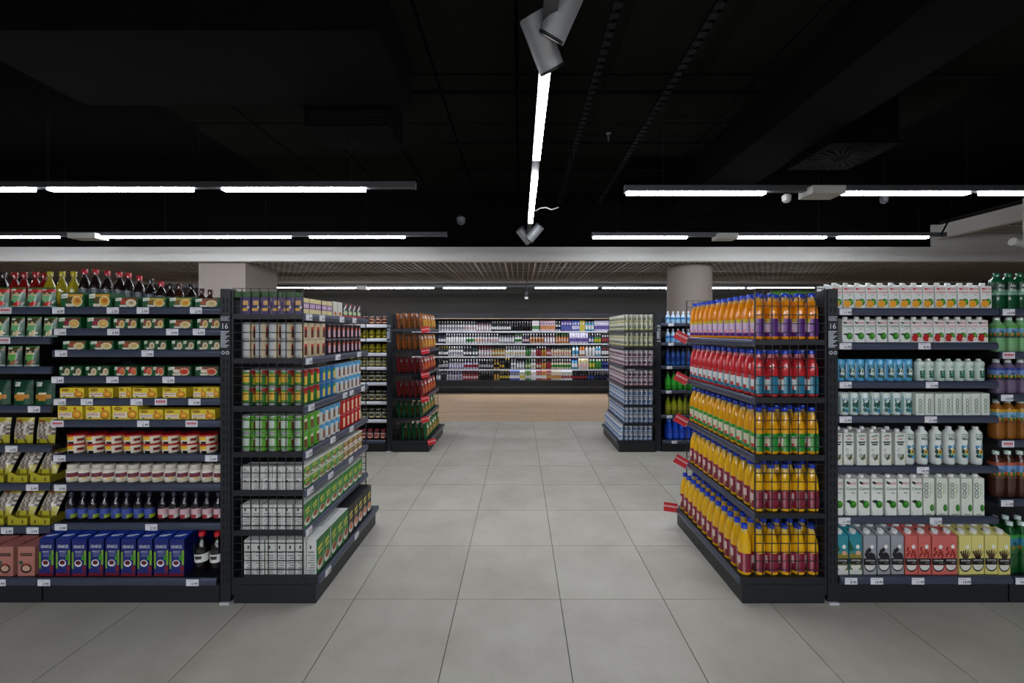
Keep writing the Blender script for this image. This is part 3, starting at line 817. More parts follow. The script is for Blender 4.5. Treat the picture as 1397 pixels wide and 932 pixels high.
def p_slim(m, w, h, y):
    m.poly([(-w * .4, h * .9), (-w * .1, h * .88), (-w * .1, h * .92)], (20, 20, 24), y)
    for k in range(3): m.rect(-w * .05 + k * w * .14, w * .03 + k * w * .14, h * .88, h * .95, (90, 100, 90), y)
    m.rect(-w * .2, w * .24, h * .8, h * .825, (176, 60, 60), y)
    m.rect(-w * .36, w * .38, h * .69, h * .735, (24, 40, 34), y); m.rect(-w * .26, w * .3, h * .62, h * .67, (40, 60, 52), y)
    m.ell(-w * .18, h * .47, w * .14, h * .045, (130, 136, 130), y, 10); m.ell(-w * .18, h * .47, w * .1, h * .03, (226, 228, 224), y - .0003, 10)
    m.poly([(-w * .36, h * .3), (w * .06, h * .14), (w * .34, h * .2), (w * .36, h * .36), (w * .06, h * .3)], (84, 96, 60), y)
    m.ell(-w * .1, h * .3, w * .24, h * .07, (176, 176, 174), y - .0003, 10)
    m.poly([(w * .5, 0), (w * .5, h * .3), (w * .36, h * .1)], (206, 206, 150), y)
C_SLIM = carton('slim_coconut_milk_carton', .058, .06, .19, (222, 226, 218), p_slim, rise=.004, capr=.012)
def p_base(bg, motif, kind):
    def prt(m, w, h, y):
        m.rect(-w / 2, w / 2, h * .25, h * .42, (14, 14, 16), y)
        m.text('COCON', -w * .0, h * .345, h * .042, (226, 226, 222), y - .0004, w * .72)
        m.rect(w * .05, w * .36, h * .295, h * .31, (150, 150, 150), y - .0004)
        m.ell(w * .16, h * .72, w * .15, h * .055, (230, 230, 224), y - .0004, 12)
        m.ell(0, h * .24, w * .47, h * .17, (26, 22, 22), y, 14, PI, 2 * PI); m.ell(0, h * .24, w * .4, h * .13, (214, 214, 208), y - .0004, 14, PI, 2 * PI)
        if kind == 0:
            for a, b in ((-.2, .6), (-.05, .64), (-.3, .52), (.1, .52), (-.1, .5), (.25, .5), (-.2, .46), (.3, .45), (.05, .45)): m.ell(w * a, h * b, w * .15, h * .06, motif, y - .0002, 8)
        elif kind == 1:
            for a, b in ((-.3, .66), (-.2, .56), (-.36, .5), (.1, .6), (.25, .55), (.0, .5), (.3, .47)): m.poly([(w * (a - .11), h * (b - .06)), (w * (a + .07), h * (b - .04)), (w * (a + .12), h * (b + .06)), (w * (a - .04), h * (b + .05))], motif, y - .0002)
        elif kind == 2:
            for a in (-.3, -.15, 0, .15, .3): m.poly([(w * a * .4 - w * .08, h * .42), (w * a * .4 + w * .08, h * .42), (w * a * 1.4 + w * .06, h * .66 - abs(a) * h * .12), (w * a * 1.4 - w * .04, h * .62 - abs(a) * h * .12)], motif, y - .0002)
        else:
            m.rect(-w / 2, w / 2, h * .42, h * .55, (126, 120, 50), y - .0001); m.ell(w * .2, h * .56, w * .2, h * .06, (210, 160, 130), y - .0003)
            m.poly([(-w / 2, h * .9), (-w * .1, h * .62), (-w / 2, h * .6)], (30, 90, 60), y - .0002)
            m.rect(-w / 2, w / 2, h * .12, h * .27, (96, 110, 60), y - .0001); m.rect(-w / 2, w / 2, 0, h * .12, (200, 204, 196), y - .0001)
    return prt
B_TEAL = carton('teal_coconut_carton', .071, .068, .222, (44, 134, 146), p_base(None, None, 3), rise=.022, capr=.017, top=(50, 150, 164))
B_GREY = carton('grey_coconut_carton', .071, .068, .222, (150, 154, 160), p_base(None, (26, 26, 30), 0), rise=.022, capr=.017)
B_PINK = carton('salmon_coconut_carton', .071, .068, .222, (206, 104, 96), p_base(None, (150, 40, 30), 1), rise=.022, capr=.017)
B_YELL = carton('yellow_coconut_carton', .071, .068, .222, (216, 206, 124), p_base(None, (70, 50, 30), 2), rise=.022, capr=.017)
# shaped coconut bottles and cans
def wrap(mb, b0, r):
    """bend print laid out flat round a cylinder of radius r (front at -Y)"""
    mb.v[b0:] = [((r - v[1]) * math.sin(v[0] / r), -(r - v[1]) * math.cos(v[0] / r), v[2]) for v in mb.v[b0:]]
def arc_text(mb, s, r, z, h, col, wd):
    b0 = len(mb.v); mb.text(s, 0, z, h, col, 0, wd); wrap(mb, b0, r)
def palm_print(m, w, z0, h, dark, mid, hot, pale):
    """palm and sun motif, w wide, h high, from z0 up (flat, y < 0 is in front)"""
    q = [(-.3, .8, .2, .1, mid), (.22, .86, .26, .09, mid), (-.1, .7, .36, .12, dark), (.26, .66, .2, .1, dark), (-.3, .5, .16, .16, dark), (.3, .42, .2, .16, dark), (-.22, .22, .24, .13, dark), (.2, .16, .26, .11, mid), (0, .34, .3, .1, pale)]
    for k, (u, v, a, b, c) in enumerate(q): m.ell(u * w, z0 + v * h, a * w, b * h, c, -.0002 * k, 8)
    m.ell(0, z0 + .5 * h, .2 * w, .16 * h, hot, -.0022, 10); m.ell(0, z0 + .5 * h, .09 * w, .07 * h, dark, -.0026, 8)
cb = [(.026, 0), (.03, .008), (.03, .1), (.0285, .128), (.029, .145), (.031, .17), (.028, .192), (.014, .206), (.013, .212)]
def shaped(name, h, bg, cap, r=.03, n=20):
    k = h / .222
    return bottle(name, r, h, bg, bg, None, cap, prof=[(x * r / .03, z * k) for x, z in cb], capr=.0145 * k ** .5, n=n, cap_h=.016 * k)
S_MAX = shaped('shaped_coconut_bottle', .222, (224, 230, 224), (214, 218, 214))
pr = MB()
arc_text(pr, 'COCO', .0318, .166, .018, (14, 84, 48), .046); arc_text(pr, 'MAX', .0314, .146, .017, (14, 84, 48), .04)
b0 = len(pr.v); palm_print(pr, .05, .03, .095, (16, 60, 56), (70, 150, 200), (224, 176, 70), (120, 190, 160)); pr.rect(-.026, .03, .012, .02, (80, 120, 190), 0); wrap(pr, b0, .0306)
S_MAX.parts.append(('print', pr.mesh('print', 'foil')))
S_MINI = shaped('small_coconut_bottle', .13, (206, 222, 212), (206, 222, 212), r=.026)
pr = MB(); b0 = len(pr.v); palm_print(pr, .034, .012, .055, (20, 70, 56), (30, 100, 80), (90, 160, 130), (40, 120, 90)); pr.text('CO', 0, .078, .013, (20, 90, 60), 0, .02); wrap(pr, b0, .0266)
S_MINI.parts.append(('print', pr.mesh('print', 'foil')))
def coco_can(name, bg, dark, mid, hot, pale, h=.128, r=.0255):
    pf = [(r * .9, 0), (r, .006), (r, h * .95), (r * .88, h)]
    sp = cylinder_good(name, 'can', r, h, bg, 20, None, prof=pf, mat='tin')
    m = MB(); palm_print(m, .043, h * .06, h * .8, dark, mid, hot, pale); m.rect(-.036, -.028, h * .1, h * .85, pale, 0); wrap(m, 0, r * 1.012)
    sp.parts.append(('print', m.mesh('print', 'foil')))
    return sp
K_BLUE = coco_can('blue_coconut_can', (84, 168, 214), (16, 60, 60), (30, 110, 70), (214, 226, 206), (214, 230, 236))
K_WHITE = coco_can('white_coconut_can', (216, 226, 222), (20, 90, 90), (40, 130, 170), (30, 70, 60), (130, 180, 170), .132, .027)
C_COCO_S = carton('short_coconut_carton', .05, .05, .128, (214, 222, 210), lambda m, w, h, y: (m.text('COCO', w * .16, h * .1, w * .36, (24, 64, 40), y, h * .66, vertical=True), m.rect(w * .24, w * .42, h * .1, h * .9, (196, 206, 190), y)), rise=.003, capc=None)
# aloe bottles
def aloe_fn(sky, fruit):
    def fn(t, v):
        if v > .86: return sky[0]
        if v > .4: return sky[1]
        if v > .2: return fruit if int((t + 4) * 3) % 2 else (40, 110, 40)
        return sky[2]
    return fn
def aloe(liq, sky, fruit, cap=(206, 222, 216), h=.205, r=.031, txt='Aloe', king=False):
    sp = bottle('aloe_drink_bottle', r, h, liq, liq, aloe_fn(sky, fruit), cap, (.4, .76), prof=[(r * .9, 0), (r, .008), (r, h * .3), (r * .95, h * .36), (r, h * .42), (r, h * .7), (r * .9, h * .8), (r * .5, h * .88), (r * .45, h * .93)], capr=.0155, n=20, sq=.3, cap_h=.018)
    t = MB()
    rr = r * 1.06
    if king:
        arc_text(t, 'Aloe', rr, h * .62, h * .085, (220, 230, 222), .036); arc_text(t, 'King', rr, h * .5, h * .085, (220, 230, 222), .036)
    else: arc_text(t, 'Aloe', rr, h * .56, h * .07, (16, 40, 30), .03)
    sp.parts.append(('wordmark', t.mesh('wordmark', 'foil')))
    return sp
AL = [aloe((16, 74, 44), ((20, 60, 40), (18, 50, 36), (120, 160, 140)), (110, 150, 130), (20, 90, 60), .215, king=True),
      aloe((120, 170, 120), ((90, 160, 60), (110, 160, 190), (60, 80, 70)), (206, 130, 40), h=.205),
      aloe((110, 96, 120), ((60, 70, 150), (110, 140, 190), (60, 50, 60)), (206, 150, 40), h=.2),
      aloe((140, 86, 30), ((206, 160, 40), (120, 170, 200), (110, 60, 30)), (190, 110, 30), h=.23),
      aloe((70, 40, 30), ((176, 90, 70), (110, 150, 200), (90, 60, 40)), (206, 110, 40), h=.27),
      aloe((20, 76, 34), ((50, 140, 60), (40, 120, 150), (40, 90, 40)), (150, 100, 40), h=.29)]
# pouches, bags
def pouch(name, w_, h_, th, colfn, cat='pouch', nu=10, nv=12, flat_top=True, mat='foil'):
    def shape(sgn):
        def fn(u, v):
            x = (u - .5) * w_ * (1 - .04 * math.sin(PI * v))
            e = max(0.0, 1 - (2 * u - 1) ** 4)
            t = th / 2 * e * (max(0, 1 - v) ** .55 if flat_top else max(0, math.sin(PI * min(max(v, .03), .97))) ** .45)
            if not flat_top: t *= 1 + .1 * math.sin(9 * u + 5 * v)
            return (x, sgn * t + sgn * .0005, v * h_)
        return fn
    mb = MB()
    mb.grid(shape(-1), nu, nv, colfn)
    f2 = shape(1)
    mb.grid(lambda u, v: f2(1 - u, v), nu, nv, lambda u, v: colfn(.97, v))
    # close the seam edges and the bottom
    a = shape(-1)
    for i in range(nv):
        for u in (0.0, 1.0): mb.face([a(u, i / nv), a(u, (i + 1) / nv), f2(u, (i + 1) / nv), f2(u, i / nv)][::1 if u == 0 else -1], colfn(.97, .5))
    for i in range(nu): mb.face([a(i / nu, 0), f2(i / nu, 0), f2((i + 1) / nu, 0), a((i + 1) / nu, 0)], colfn(.97, .1))
    return Spec(name, cat, mb.mesh(name, mat, True))
def pouch_col(bg, band, cup, fruit):
    def fn(u, v):
        if v < .06: return (150, 170, 160)
        if .78 < v < .95: return (226, 222, 214) if u < .36 and v > .82 else band
        if v >= .95: return (60, 110, 50)
        if (u - .5) ** 2 / .1 + (v - .5) ** 2 / .05 < 1: return cup if v < .6 else (214, 190, 150)
        if (u - .62) ** 2 / .06 + (v - .2) ** 2 / .012 < 1: return fruit
        if u > .8: return bg
        return (206, 180, 130) if v > .25 and u < .22 else bg
    return fn
POU = [pouch('soup_pouch', .083, .122, .05, pouch_col((16, 84, 50), (190, 40, 44), (120, 180, 130), (196, 40, 34))),
       pouch('soup_pouch', .083, .122, .05, pouch_col((18, 84, 48), (70, 56, 30), (110, 176, 120), (226, 206, 160))),
       pouch('soup_pouch', .083, .122, .05, pouch_col((18, 60, 40), (84, 70, 40), (90, 170, 80), (150, 100, 60)))]
def knorr_dark(u, v):
    if v > .78 and .08 < u < .42 and v < .94: return (230, 230, 222)
    if (u - .5) ** 2 / .16 + (v - .33) ** 2 / .02 < 1: return (196, 130, 50) if v < .4 else (226, 214, 190)
    return (14, 76, 46) if v < .6 else (20, 60, 44)
POU_D = pouch('soup_pouch', .115, .145, .05, knorr_dark)
kw = MB().text('Knorr', -.029, .121, .012, (20, 120, 60), -.0165, .03)
POU_D.parts = (('wordmark', kw.mesh('wordmark', 'foil')),)
def yellow_bag(u, v):
    if v > .82: return (170, 156, 50) if not (.15 < u < .5 and v < .94) else (150, 60, 40)
    if v < .18 or (v < .34 and (u < .2 or u > .75)): return (180, 170, 44) if int(u * 20) % 5 else (90, 80, 30)
    k = math.sin(31 * u + 17 * v) * math.cos(23 * v - 9 * u)
    return (196, 190, 176) if k > .1 else ((140, 124, 110) if k > -.5 else (90, 76, 70))
BAG_Y = pouch('noodle_bag', .112, .15, .05, yellow_bag, 'bag', flat_top=False)
def tray_spec():
    mb = MB(); mb.box(-.058, .058, 0, .1, 0, .04, (176, 166, 40), side=(140, 130, 36))
    for a in (-.03, .03): mb.rect(a - .004, a + .004, .008, .03, (60, 56, 24), -.0006)
    mb.poly([(-.058, .04), (.0, .04), (-.058, .068)], (176, 166, 40), 0.001)
    return Spec('yellow_tray', 'tray', mb.mesh('yellow_tray', 'paper'))
TRAY = tray_spec()
def crisp(front, accent, back, silver=(170, 165, 160)):
    def fn(u, v):
        if u > .955: return back
        if u < .05 or u > .93: return silver
        if u < .26 or v > .93 or v < .06: return back
        if .66 < v < .86 and .2 < u < .8: return (230, 224, 210)
        if (u - .5) ** 2 / .08 + (v - .36) ** 2 / .05 < 1: return accent if math.sin(19 * u + 23 * v) > -.2 else front
        return front if v > .3 or u < .5 else back
    return fn
def crisp_bag(front, accent, back):
    sp = pouch('crisp_bag', .165, .205, .053, crisp(front, accent, back), 'crisp bag', flat_top=False)
    return sp
CR_O = crisp_bag((222, 130, 20), (236, 190, 70), (150, 80, 20)); CR_R = crisp_bag((196, 40, 30), (232, 130, 50), (120, 16, 30)); CR_G = crisp_bag((50, 140, 40), (226, 130, 30), (10, 84, 44))
# food cans and boxes of the end unit
def can(name, fn, r=.035, h=.1, n=20):
    pr = [(r * .95, 0), (r, .004)] + [(r, h * k) for k in (.14, .3, .46, .62, .78, .9)] + [(r, h - .004), (r * .94, h)]
    mb = MB().lathe(pr, n, fn)
    top = MB().lathe([(r * .97, h - .0005), (r * .97, h + .0015), (r * .88, h + .0005)], n, (170, 172, 176)).mesh('ring_top', 'tin', True)
    return Spec(name, 'can', mb.mesh(name, 'tin', True), [('ring_top', top)])
def can_fn(front, blob, side, bar, h=.1, alt=None, topc=None):
    def fn(t, z):
        v = z / h
        if abs(t) < 1.0:
            if topc and v > .8: return topc
            if .18 < v < .55 and -.5 < t < .6: return blob
            if .6 < v < .78 and t > -.4: return bar
            return front
        if alt and (t < 0) and .3 < v < .8: return alt
        return side if .12 < v < .92 else (150, 150, 152)
    return fn
CAN = dict(
    cream=can('mushroom_can', can_fn((214, 196, 160), (96, 30, 30), (186, 188, 190), (200, 60, 40))),
    dark=can('bean_can', can_fn((40, 24, 34), (206, 170, 186), (140, 130, 136), (206, 90, 50))),
    mix=can('vegetable_can', can_fn((46, 120, 44), (226, 190, 70), (70, 140, 50), (196, 50, 44), alt=(214, 170, 60), topc=(150, 30, 30))),
    blue=can('corn_can', can_fn((40, 110, 170), (226, 200, 90), (60, 130, 60), (60, 150, 60), alt=(40, 90, 140))),
    white=can('coconut_can', can_fn((222, 222, 218), (130, 80, 50), (200, 202, 204), (80, 150, 196), topc=(80, 160, 206))),
    green=can('bean_pot_can', can_fn((96, 170, 50), (120, 60, 40), (90, 160, 60), (226, 220, 200), alt=(190, 200, 190))),
    red=can('tomato_can', can_fn((186, 26, 30), (222, 190, 150), (170, 40, 40), (226, 214, 190))))
def food_box(name, fw, fd, h, front, blob, band, side, sidemark, top, cat='box'):
    mb = MB().box(-fw / 2, fw / 2, 0, fd, 0, h, side, front, side, top)
    y = -.0006
    m = mb
    m.rect(-fw * .5, fw * .5, h * .84, h, band, y)
    m.poly([(-fw * .3, h * .62), (fw * .3, h * .7), (fw * .3, h * .78), (-fw * .3, h * .72)], (214, 200, 70), y)
    m.poly([(-fw * .2, h * .5), (fw * .34, h * .56), (fw * .3, h * .62), (-fw * .22, h * .58)], (206, 196, 90), y)
    m.ell(0, h * .22, fw * .44, h * .18, (228, 224, 214), y - .0003, 12); m.ell(fw * .05, h * .27, fw * .34, h * .12, blob, y - .0006, 10)
    # narrow sides: fine grey print
    for sx in (-1, 1):
        x = sx * (fw / 2 + .0006)
        def sr(a, b, c, d, col): mb.face([(x, a, c), (x, b, c), (x, b, d), (x, a, d)][::1 if sx > 0 else -1], col)
        for k in range(7): sr(fd * .14, fd * (.86 - .12 * (k % 3)), h * (.1 + k * .072), h * (.135 + k * .072), sidemark)
        for k in range(6): sr(fd * (.2 + k * .1), fd * (.25 + k * .1), h * .02, h * .085, (70, 70, 74))
        sr(fd * .5, fd * .66, h * .74, h * .84, (40, 40, 44)); sr(fd * .2, fd * .8, h * .62, h * .67, sidemark)
    return Spec(name, cat, mb.mesh(name, 'paper'))
BX_G = food_box('rice_box', .086, .058, .198, (36, 120, 44), (150, 80, 40), (30, 100, 40), (206, 206, 202), (128, 128, 130), (226, 228, 222))
BX_B = food_box('black_rice_box', .083, .058, .198, (24, 22, 24), (206, 120, 70), (30, 26, 26), (70, 66, 66), (120, 110, 100), (30, 30, 32))
BX_G2 = food_box('rice_box', .086, .058, .142, (40, 130, 44), (150, 84, 40), (36, 110, 40), (206, 206, 202), (128, 128, 130), (222, 226, 218))
BX_S = food_box('small_rice_box', .086, .058, .066, (60, 140, 46), (160, 90, 50), (206, 206, 196), (206, 206, 202), (128, 128, 130), (222, 224, 218))
BX_S2 = food_box('small_brown_box', .086, .058, .066, (120, 70, 40), (226, 200, 170), (214, 206, 196), (206, 206, 202), (128, 128, 130), (222, 224, 218))
def purple_box():
    mb = MB().box(-.035, .035, 0, .056, 0, .092, (222, 206, 150), side=(66, 44, 110), top=(40, 34, 50))
    mb.rect(-.035, .035, .03, .066, (110, 44, 120), -.0006)
    for k in range(3): mb.rect(-.028 + k * .02, -.014 + k * .02, .036, .06, (226, 206, 226), -.001)
    for sx in (-1, 1):
        x = sx * .0356
        pts = lambda a, b, c, d: [(x, a, c), (x, b, c), (x, b, d), (x, a, d)][::1 if sx > 0 else -1]
        mb.face(pts(.012, .044, .05, .076), (200, 160, 90)); mb.face(pts(.016, .05, .016, .032), (214, 170, 50)); mb.face(pts(.008, .02, .03, .048), (226, 216, 200))
    return Spec('couscous_box', 'box', mb.mesh('couscous_box', 'paper'))
PB = purple_box()
def plain_box(name, w_, d_, h_, col, prt, side=None, top=None): return printed_box(name, 'box', w_, d_, h_, col, prt, side=side, top=top)
PB_G = plain_box('green_sachet_box', .035, .056, .035, (52, 96, 34), lambda m, w, h, y: m.rect(-w * .3, w * .3, h * .3, h * .7, (40, 90, 40), y), side=(44, 84, 32), top=(80, 130, 48))
WB = plain_box('white_rice_box', .066, .056, .1, (214, 210, 200), lambda m, w, h, y: m.ell(0, h * .2, w * .3, h * .14, (196, 110, 50), y), side=(200, 196, 190))
def p_kb(m, w, h, y):
    m.poly([(-w * .4, h * .5), (w * .1, h * .9), (w * .2, h * .7), (-w * .2, h * .44)], (226, 220, 214), y); m.ell(w * .26, h * .84, w * .14, h * .08, (196, 50, 50), y)
    m.ell(0, h * .3, w * .42, h * .16, (190, 206, 160), y - .0003); m.rect(-w / 2, w / 2, 0, h * .12, (200, 70, 60), y)
KB = plain_box('black_noodle_box', .08, .056, .105, (24, 26, 30), p_kb, side=(30, 30, 34))
# drink cans of the second end unit
def dcan(body, a, b):
    def fn(t, v):
        return 0
    h, r = .1, .029
    def f(t, z):
        v = z / h
        if v > .9: return (206, 206, 206)
        if .3 < v < .62: return a if int((t + 4) * 2.2) % 2 else body
        if v < .16: return b
        return body
    return can('drink_can', f, r, h, 12)
DC_Y = dcan((214, 212, 190), (110, 116, 96), (186, 180, 70)); DC_P = dcan((210, 200, 204), (90, 44, 60), (150, 80, 96)); DC_B = dcan((206, 212, 220), (60, 110, 170), (120, 160, 206))
# jars and water of the second row
J2 = [jar('pickle_jar', .037, .1, (110, 66, 50), (190, 150, 130), (90, 30, 30), (150, 130, 120)), jar('pickle_jar', .037, .105, (124, 120, 20), (150, 140, 30), (96, 90, 16), (120, 110, 40)),
      jar('pickle_jar', .04, .11, (110, 110, 30), (190, 186, 160), (120, 120, 90), (170, 170, 160)), jar('pickle_jar', .04, .125, (44, 46, 26), (180, 178, 160), (60, 60, 40), (150, 150, 140)),
      jar('pickle_jar', .036, .12, (86, 30, 36), (200, 170, 160), (160, 60, 70), (130, 40, 50))]
def wfn(c1, c2): return lambda t, v: c1 if v > .5 else c2
WB_ = [bottle('water_bottle', .031, .15, (190, 206, 222), (200, 210, 220), wfn((60, 130, 190), (150, 190, 220)), (216, 220, 226), n=14),
       bottle('water_bottle', .031, .175, (170, 200, 226), (190, 200, 220), wfn((40, 110, 190), (120, 180, 226)), (206, 214, 226), n=14),
       bottle('water_bottle', .031, .235, (24, 60, 130), (30, 50, 90), wfn((20, 50, 120), (40, 90, 160)), (20, 26, 44), n=14),
       bottle('soda_bottle', .036, .25, (46, 150, 40), (40, 110, 40), wfn((60, 170, 50), (40, 140, 40)), (30, 40, 30), n=14),
       bottle('soda_bottle', .036, .25, (130, 140, 20), (110, 110, 30), wfn((150, 150, 30), (110, 110, 20)), (30, 30, 26), n=14),
       bottle('water_bottle', .037, .262, (20, 70, 190), (70, 120, 210), wfn((20, 60, 180), (24, 80, 200)), (60, 110, 200), n=14)]
# small dark bottles, ketchup etc.
def syr(lab):
    return bottle('syrup_bottle', .0265, .155, (24, 20, 26), (30, 26, 30), lab, (40, 44, 60), (.1, .46), n=14, capr=.0125)
SY_B = syr(lambda t, v: (60, 80, 160) if v > .3 else ((150, 170, 50) if t > .1 else (40, 60, 130)))
SY_P = syr(lambda t, v: (206, 170, 176) if v > .45 else ((150, 40, 50) if t < .2 else (214, 206, 200)))
SY_R = bottle('dark_sauce_bottle', .037, .232, (20, 14, 16), (24, 18, 18), lambda t, v: ((220, 220, 216) if abs(t) > .55 or not .3 < v < .75 else (40, 40, 44)), (196, 34, 44), (.3, .5), capr=.018)
def sauce(h, body, cap, lab): return bottle('sauce_bottle', .032, h, body, body, (lambda t, v: lab) if lab else None, cap, (.15, .55), n=14, capr=.016, cap_h=.03)

# ------------------------------------------------------------------ goods: placing
def jit(a=.03): return random.uniform(-a, a)
def put(sp, M4, x, y, z, label, group, rz=None, tilt=0.0):
    mw = M4 @ T(x, y, z) @ RZ(jit() if rz is None else rz)
    if tilt: mw = mw @ Matrix.Rotation(tilt, 4, 'X')
    return place(sp, mw, label, group)
def run(sp, M4, xs, y, z, desc, where, group, levels=1, lh=0.0, rows=(0.0,), end='left', rot=.025, start=1, turn=0.0):
    """a row of one kind: xs local positions (in the order they are counted), rows: extra depths behind, levels stacked"""
    for r, dy in enumerate(rows):
        for k, x in enumerate(xs):
            for l in range(levels):
                nth = 'only one' if len(xs) == 1 else '%s from the %s' % (ORD[k + start], end)
                if len(xs) == 1: nth = ''
                lv = '' if levels == 1 else (' bottom layer' if l == 0 else ' top layer')
                rw = '' if len(rows) == 1 else (' front row' if r == 0 else ' %s row back' % ORD[r + 1])
                lab = ', '.join(p for p in (desc, (nth + rw + lv).strip(), where) if p)
                put(sp, M4, x + jit(.0012), y + dy + jit(.003), z + l * lh, lab, group, rz=turn + jit(rot))
def span(a, b, n): return [a + (b - a) * (k + .5) / n for k in range(n)]
YU, YB = .084, .018            # front of goods on upper shelves and on the base (local y)
GU, GB = 2.36 + .09, 2.36 + .02
def bx(z, s=3.884, o=0.0, d=GU, M4=M_B): return lx(z / s + o, d, M4)

# --- soup bay
zb = ZS['B']
SB = 'soup bay'
packs = [
 (0, [(390, 0), (535, 0), (675, 1), (822, 2), (962, 2), (1100, 5)]), (1, [(375, 3), (528, 3), (670, 4), (812, 4), (962, 5), (1110, 4)]),
 (2, [(400, 5), (545, 5), (690, 5), (828, 6), (975, 6), (1110, 6)]), (3, [(380, 6), (522, 6), (672, 7), (815, 7), (955, 8), (1100, 8)])]
dn = ['tall green soup packet with golden bowl', 'green soup packet with pale mushroom bowl', 'green soup packet with yellow bowl', 'green soup packet with beet and gold bowl',
      'green twin packet with cream bowls', 'green soup packet with pasta bowl', 'green twin packet with round cream pictures', 'green twin packet with red tomato bowls', 'green soup packet with red sauce bowl']
for s, lst in packs:
    for k, (p, t) in enumerate(lst):
        put(SOUP[t], M_B, bx(p), YU, zb[s] + .001, '%s, %s from the left, %s shelf, soup bay' % (dn[t], ORD[k + 1], ORD[s + 1]), 'green soup packets')
for k, (p, t) in enumerate([(387, 1), (540, 1), (668, 2), (772, 1), (928, 1), (1062, 2), (1130, 2)]):
    put(STOCK[t], M_B, bx(p), YU, zb[4] + .001, '%s, %s from the left, fifth shelf, soup bay' % (('flat yellow stock box', 'narrow yellow stock box')[t - 1], ORD[k + 1]), 'yellow stock boxes')
for k, (p, t) in enumerate([(377, 0), (525, 0), (668, 0), (804, 1), (942, 1), (1080, 1)]):
    put(STOCK[t], M_B, bx(p), YU, zb[5] + .001, '%s, %s from the left, sixth shelf, soup bay' % (('tall yellow soup box with bowl', 'flat yellow stock box')[t], ORD[k + 1]), 'yellow stock boxes')
run(CUP, M_B, [bx(362 + 96.3 * k, 3.729) for k in range(8)], YU + .05, zb[6] + .001, 'red lidded dessert cup', 'seventh shelf, soup bay', 'stacked dessert cups', 2, .0555, turn=.5)
run(HORSE, M_B, [bx(348 + 62.8 * k, 3.729) for k in range(13)], YU + .036, zb[7] + .001, 'cream jar with wine red mark', 'eighth shelf, soup bay', 'cream condiment jars', turn=.45)
run(SY_B, M_B, [bx(345 + 57 * k, 3.729) for k in range(8)], YU + .03, zb[8] + .001, 'dark bottle with blue label', 'ninth shelf, soup bay', 'small dark bottles', turn=.35)
run(SY_P, M_B, [bx(812 + 57 * k, 3.729) for k in range(6)], YU + .03, zb[8] + .001, 'dark bottle with pink and white label', 'ninth shelf, soup bay', 'small dark bottles', turn=.35)
run(KRAKUS, M_B, [lx(p / 3.729, GB, M_B) for p in (238, 322, 405, 490, 573, 655, 740, 822, 902)], YB, .15, 'blue beetroot soup carton', 'base shelf, soup bay', 'blue soup cartons', rows=(0, .077, .154))
run(SY_R, M_B, [lx(p / 3.729, GB, M_B) for p in (1000, 1080)], YB + .045, .15, 'black sauce bottle with red cap', 'base shelf, soup bay', 'black sauce bottles')
# --- edge bay
za = ZS['A']
def ax(z, s=3.884, d=GU): return lx(z / s, d, M_A)
run(POU[0], M_A, [ax(p) for p in (238, 158, 76, -12, -100, -188)], YU + .03, za[0] + .001, 'green soup pouch with red band', 'top shelf, pouch bay', 'soup pouches', end='right')
run(POU[1], M_A, [ax(p) for p in (247, 160, 70, -15, -102, -190)], YU + .03, za[1] + .001, 'green soup pouch with cream picture', 'second shelf, pouch bay', 'soup pouches', end='right')
run(POU[2], M_A, [ax(p) for p in (148, 58, -35, -128, -220)], YU + .03, za[2] + .001, 'dark green soup pouch', 'third shelf, pouch bay', 'soup pouches', end='right')
run(POU_D, M_A, [ax(p) for p in (222, 100, -20, -142, -264)], YU + .03, za[3] + .001, 'wide dark green pouch with white logo', 'fourth shelf, pouch bay', 'soup pouches', end='right')
for s in (4, 5, 6):
    for k, p in enumerate((210, 95, -25, -140, -255)):
        x = ax(p, 3.729)
        if s == 4:
            put(BAG_Y, M_A, x, YU + .03, za[s] + .002, 'yellow noodle bag, %s from the right, fifth shelf, pouch bay' % ORD[k + 1], 'yellow noodle bags', tilt=-.08)
            continue
        put(TRAY, M_A, x, YU, za[s] + .001, 'yellow card display tray, %s from the right, %s shelf, pouch bay' % (ORD[k + 1], ORD[s + 1]), 'yellow trays', rz=0)
        put(BAG_Y, M_A, x, YU + .035, za[s] + .042, 'yellow snack bag slumped in its tray, %s from the right, %s shelf, pouch bay' % (ORD[k + 1], ORD[s + 1]), 'yellow noodle bags', tilt=-.45)
run(BROWN, M_A, [ax(p, 3.729, GB) for p in (135, 28, -75, -178)], YB, .15, 'pinkish brown snack box', 'base shelf, pouch bay', 'pinkish snack boxes', end='right', rows=(0, .066))
# sauces along the top
tops = [(20, 48, 'k'), (80, 48, 'r'), (130, 46, 'r'), (190, 44, 'r'), (235, 50, 'r'), (265, 42, 'y'), (330, 42, 'y'), (392, 42, 'y'), (450, 30, 'R'), (508, 30, 'R'), (570, 38, 'R'), (635, 44, 'R'), (683, 50, 'R'), (740, 64, 'R'), (800, 80, 'k'),
        (855, 94, 'R'), (905, 106, 'k'), (950, 106, 'o'), (1015, 110, 'k'), (1070, 132, 'o'), (1115, 138, 'o')]
cs = {'k': ((30, 20, 18), (40, 36, 36), (90, 100, 110), 'black capped brown'), 'r': ((120, 18, 18), (150, 24, 24), None, 'red ketchup'), 'y': ((160, 144, 30), (176, 160, 36), None, 'yellow mustard'), 'R': ((30, 18, 18), (176, 24, 36), (90, 96, 104), 'red capped dark'), 'o': ((60, 30, 22), (70, 40, 36), (150, 80, 40), 'squat brown')}
cnt = 0
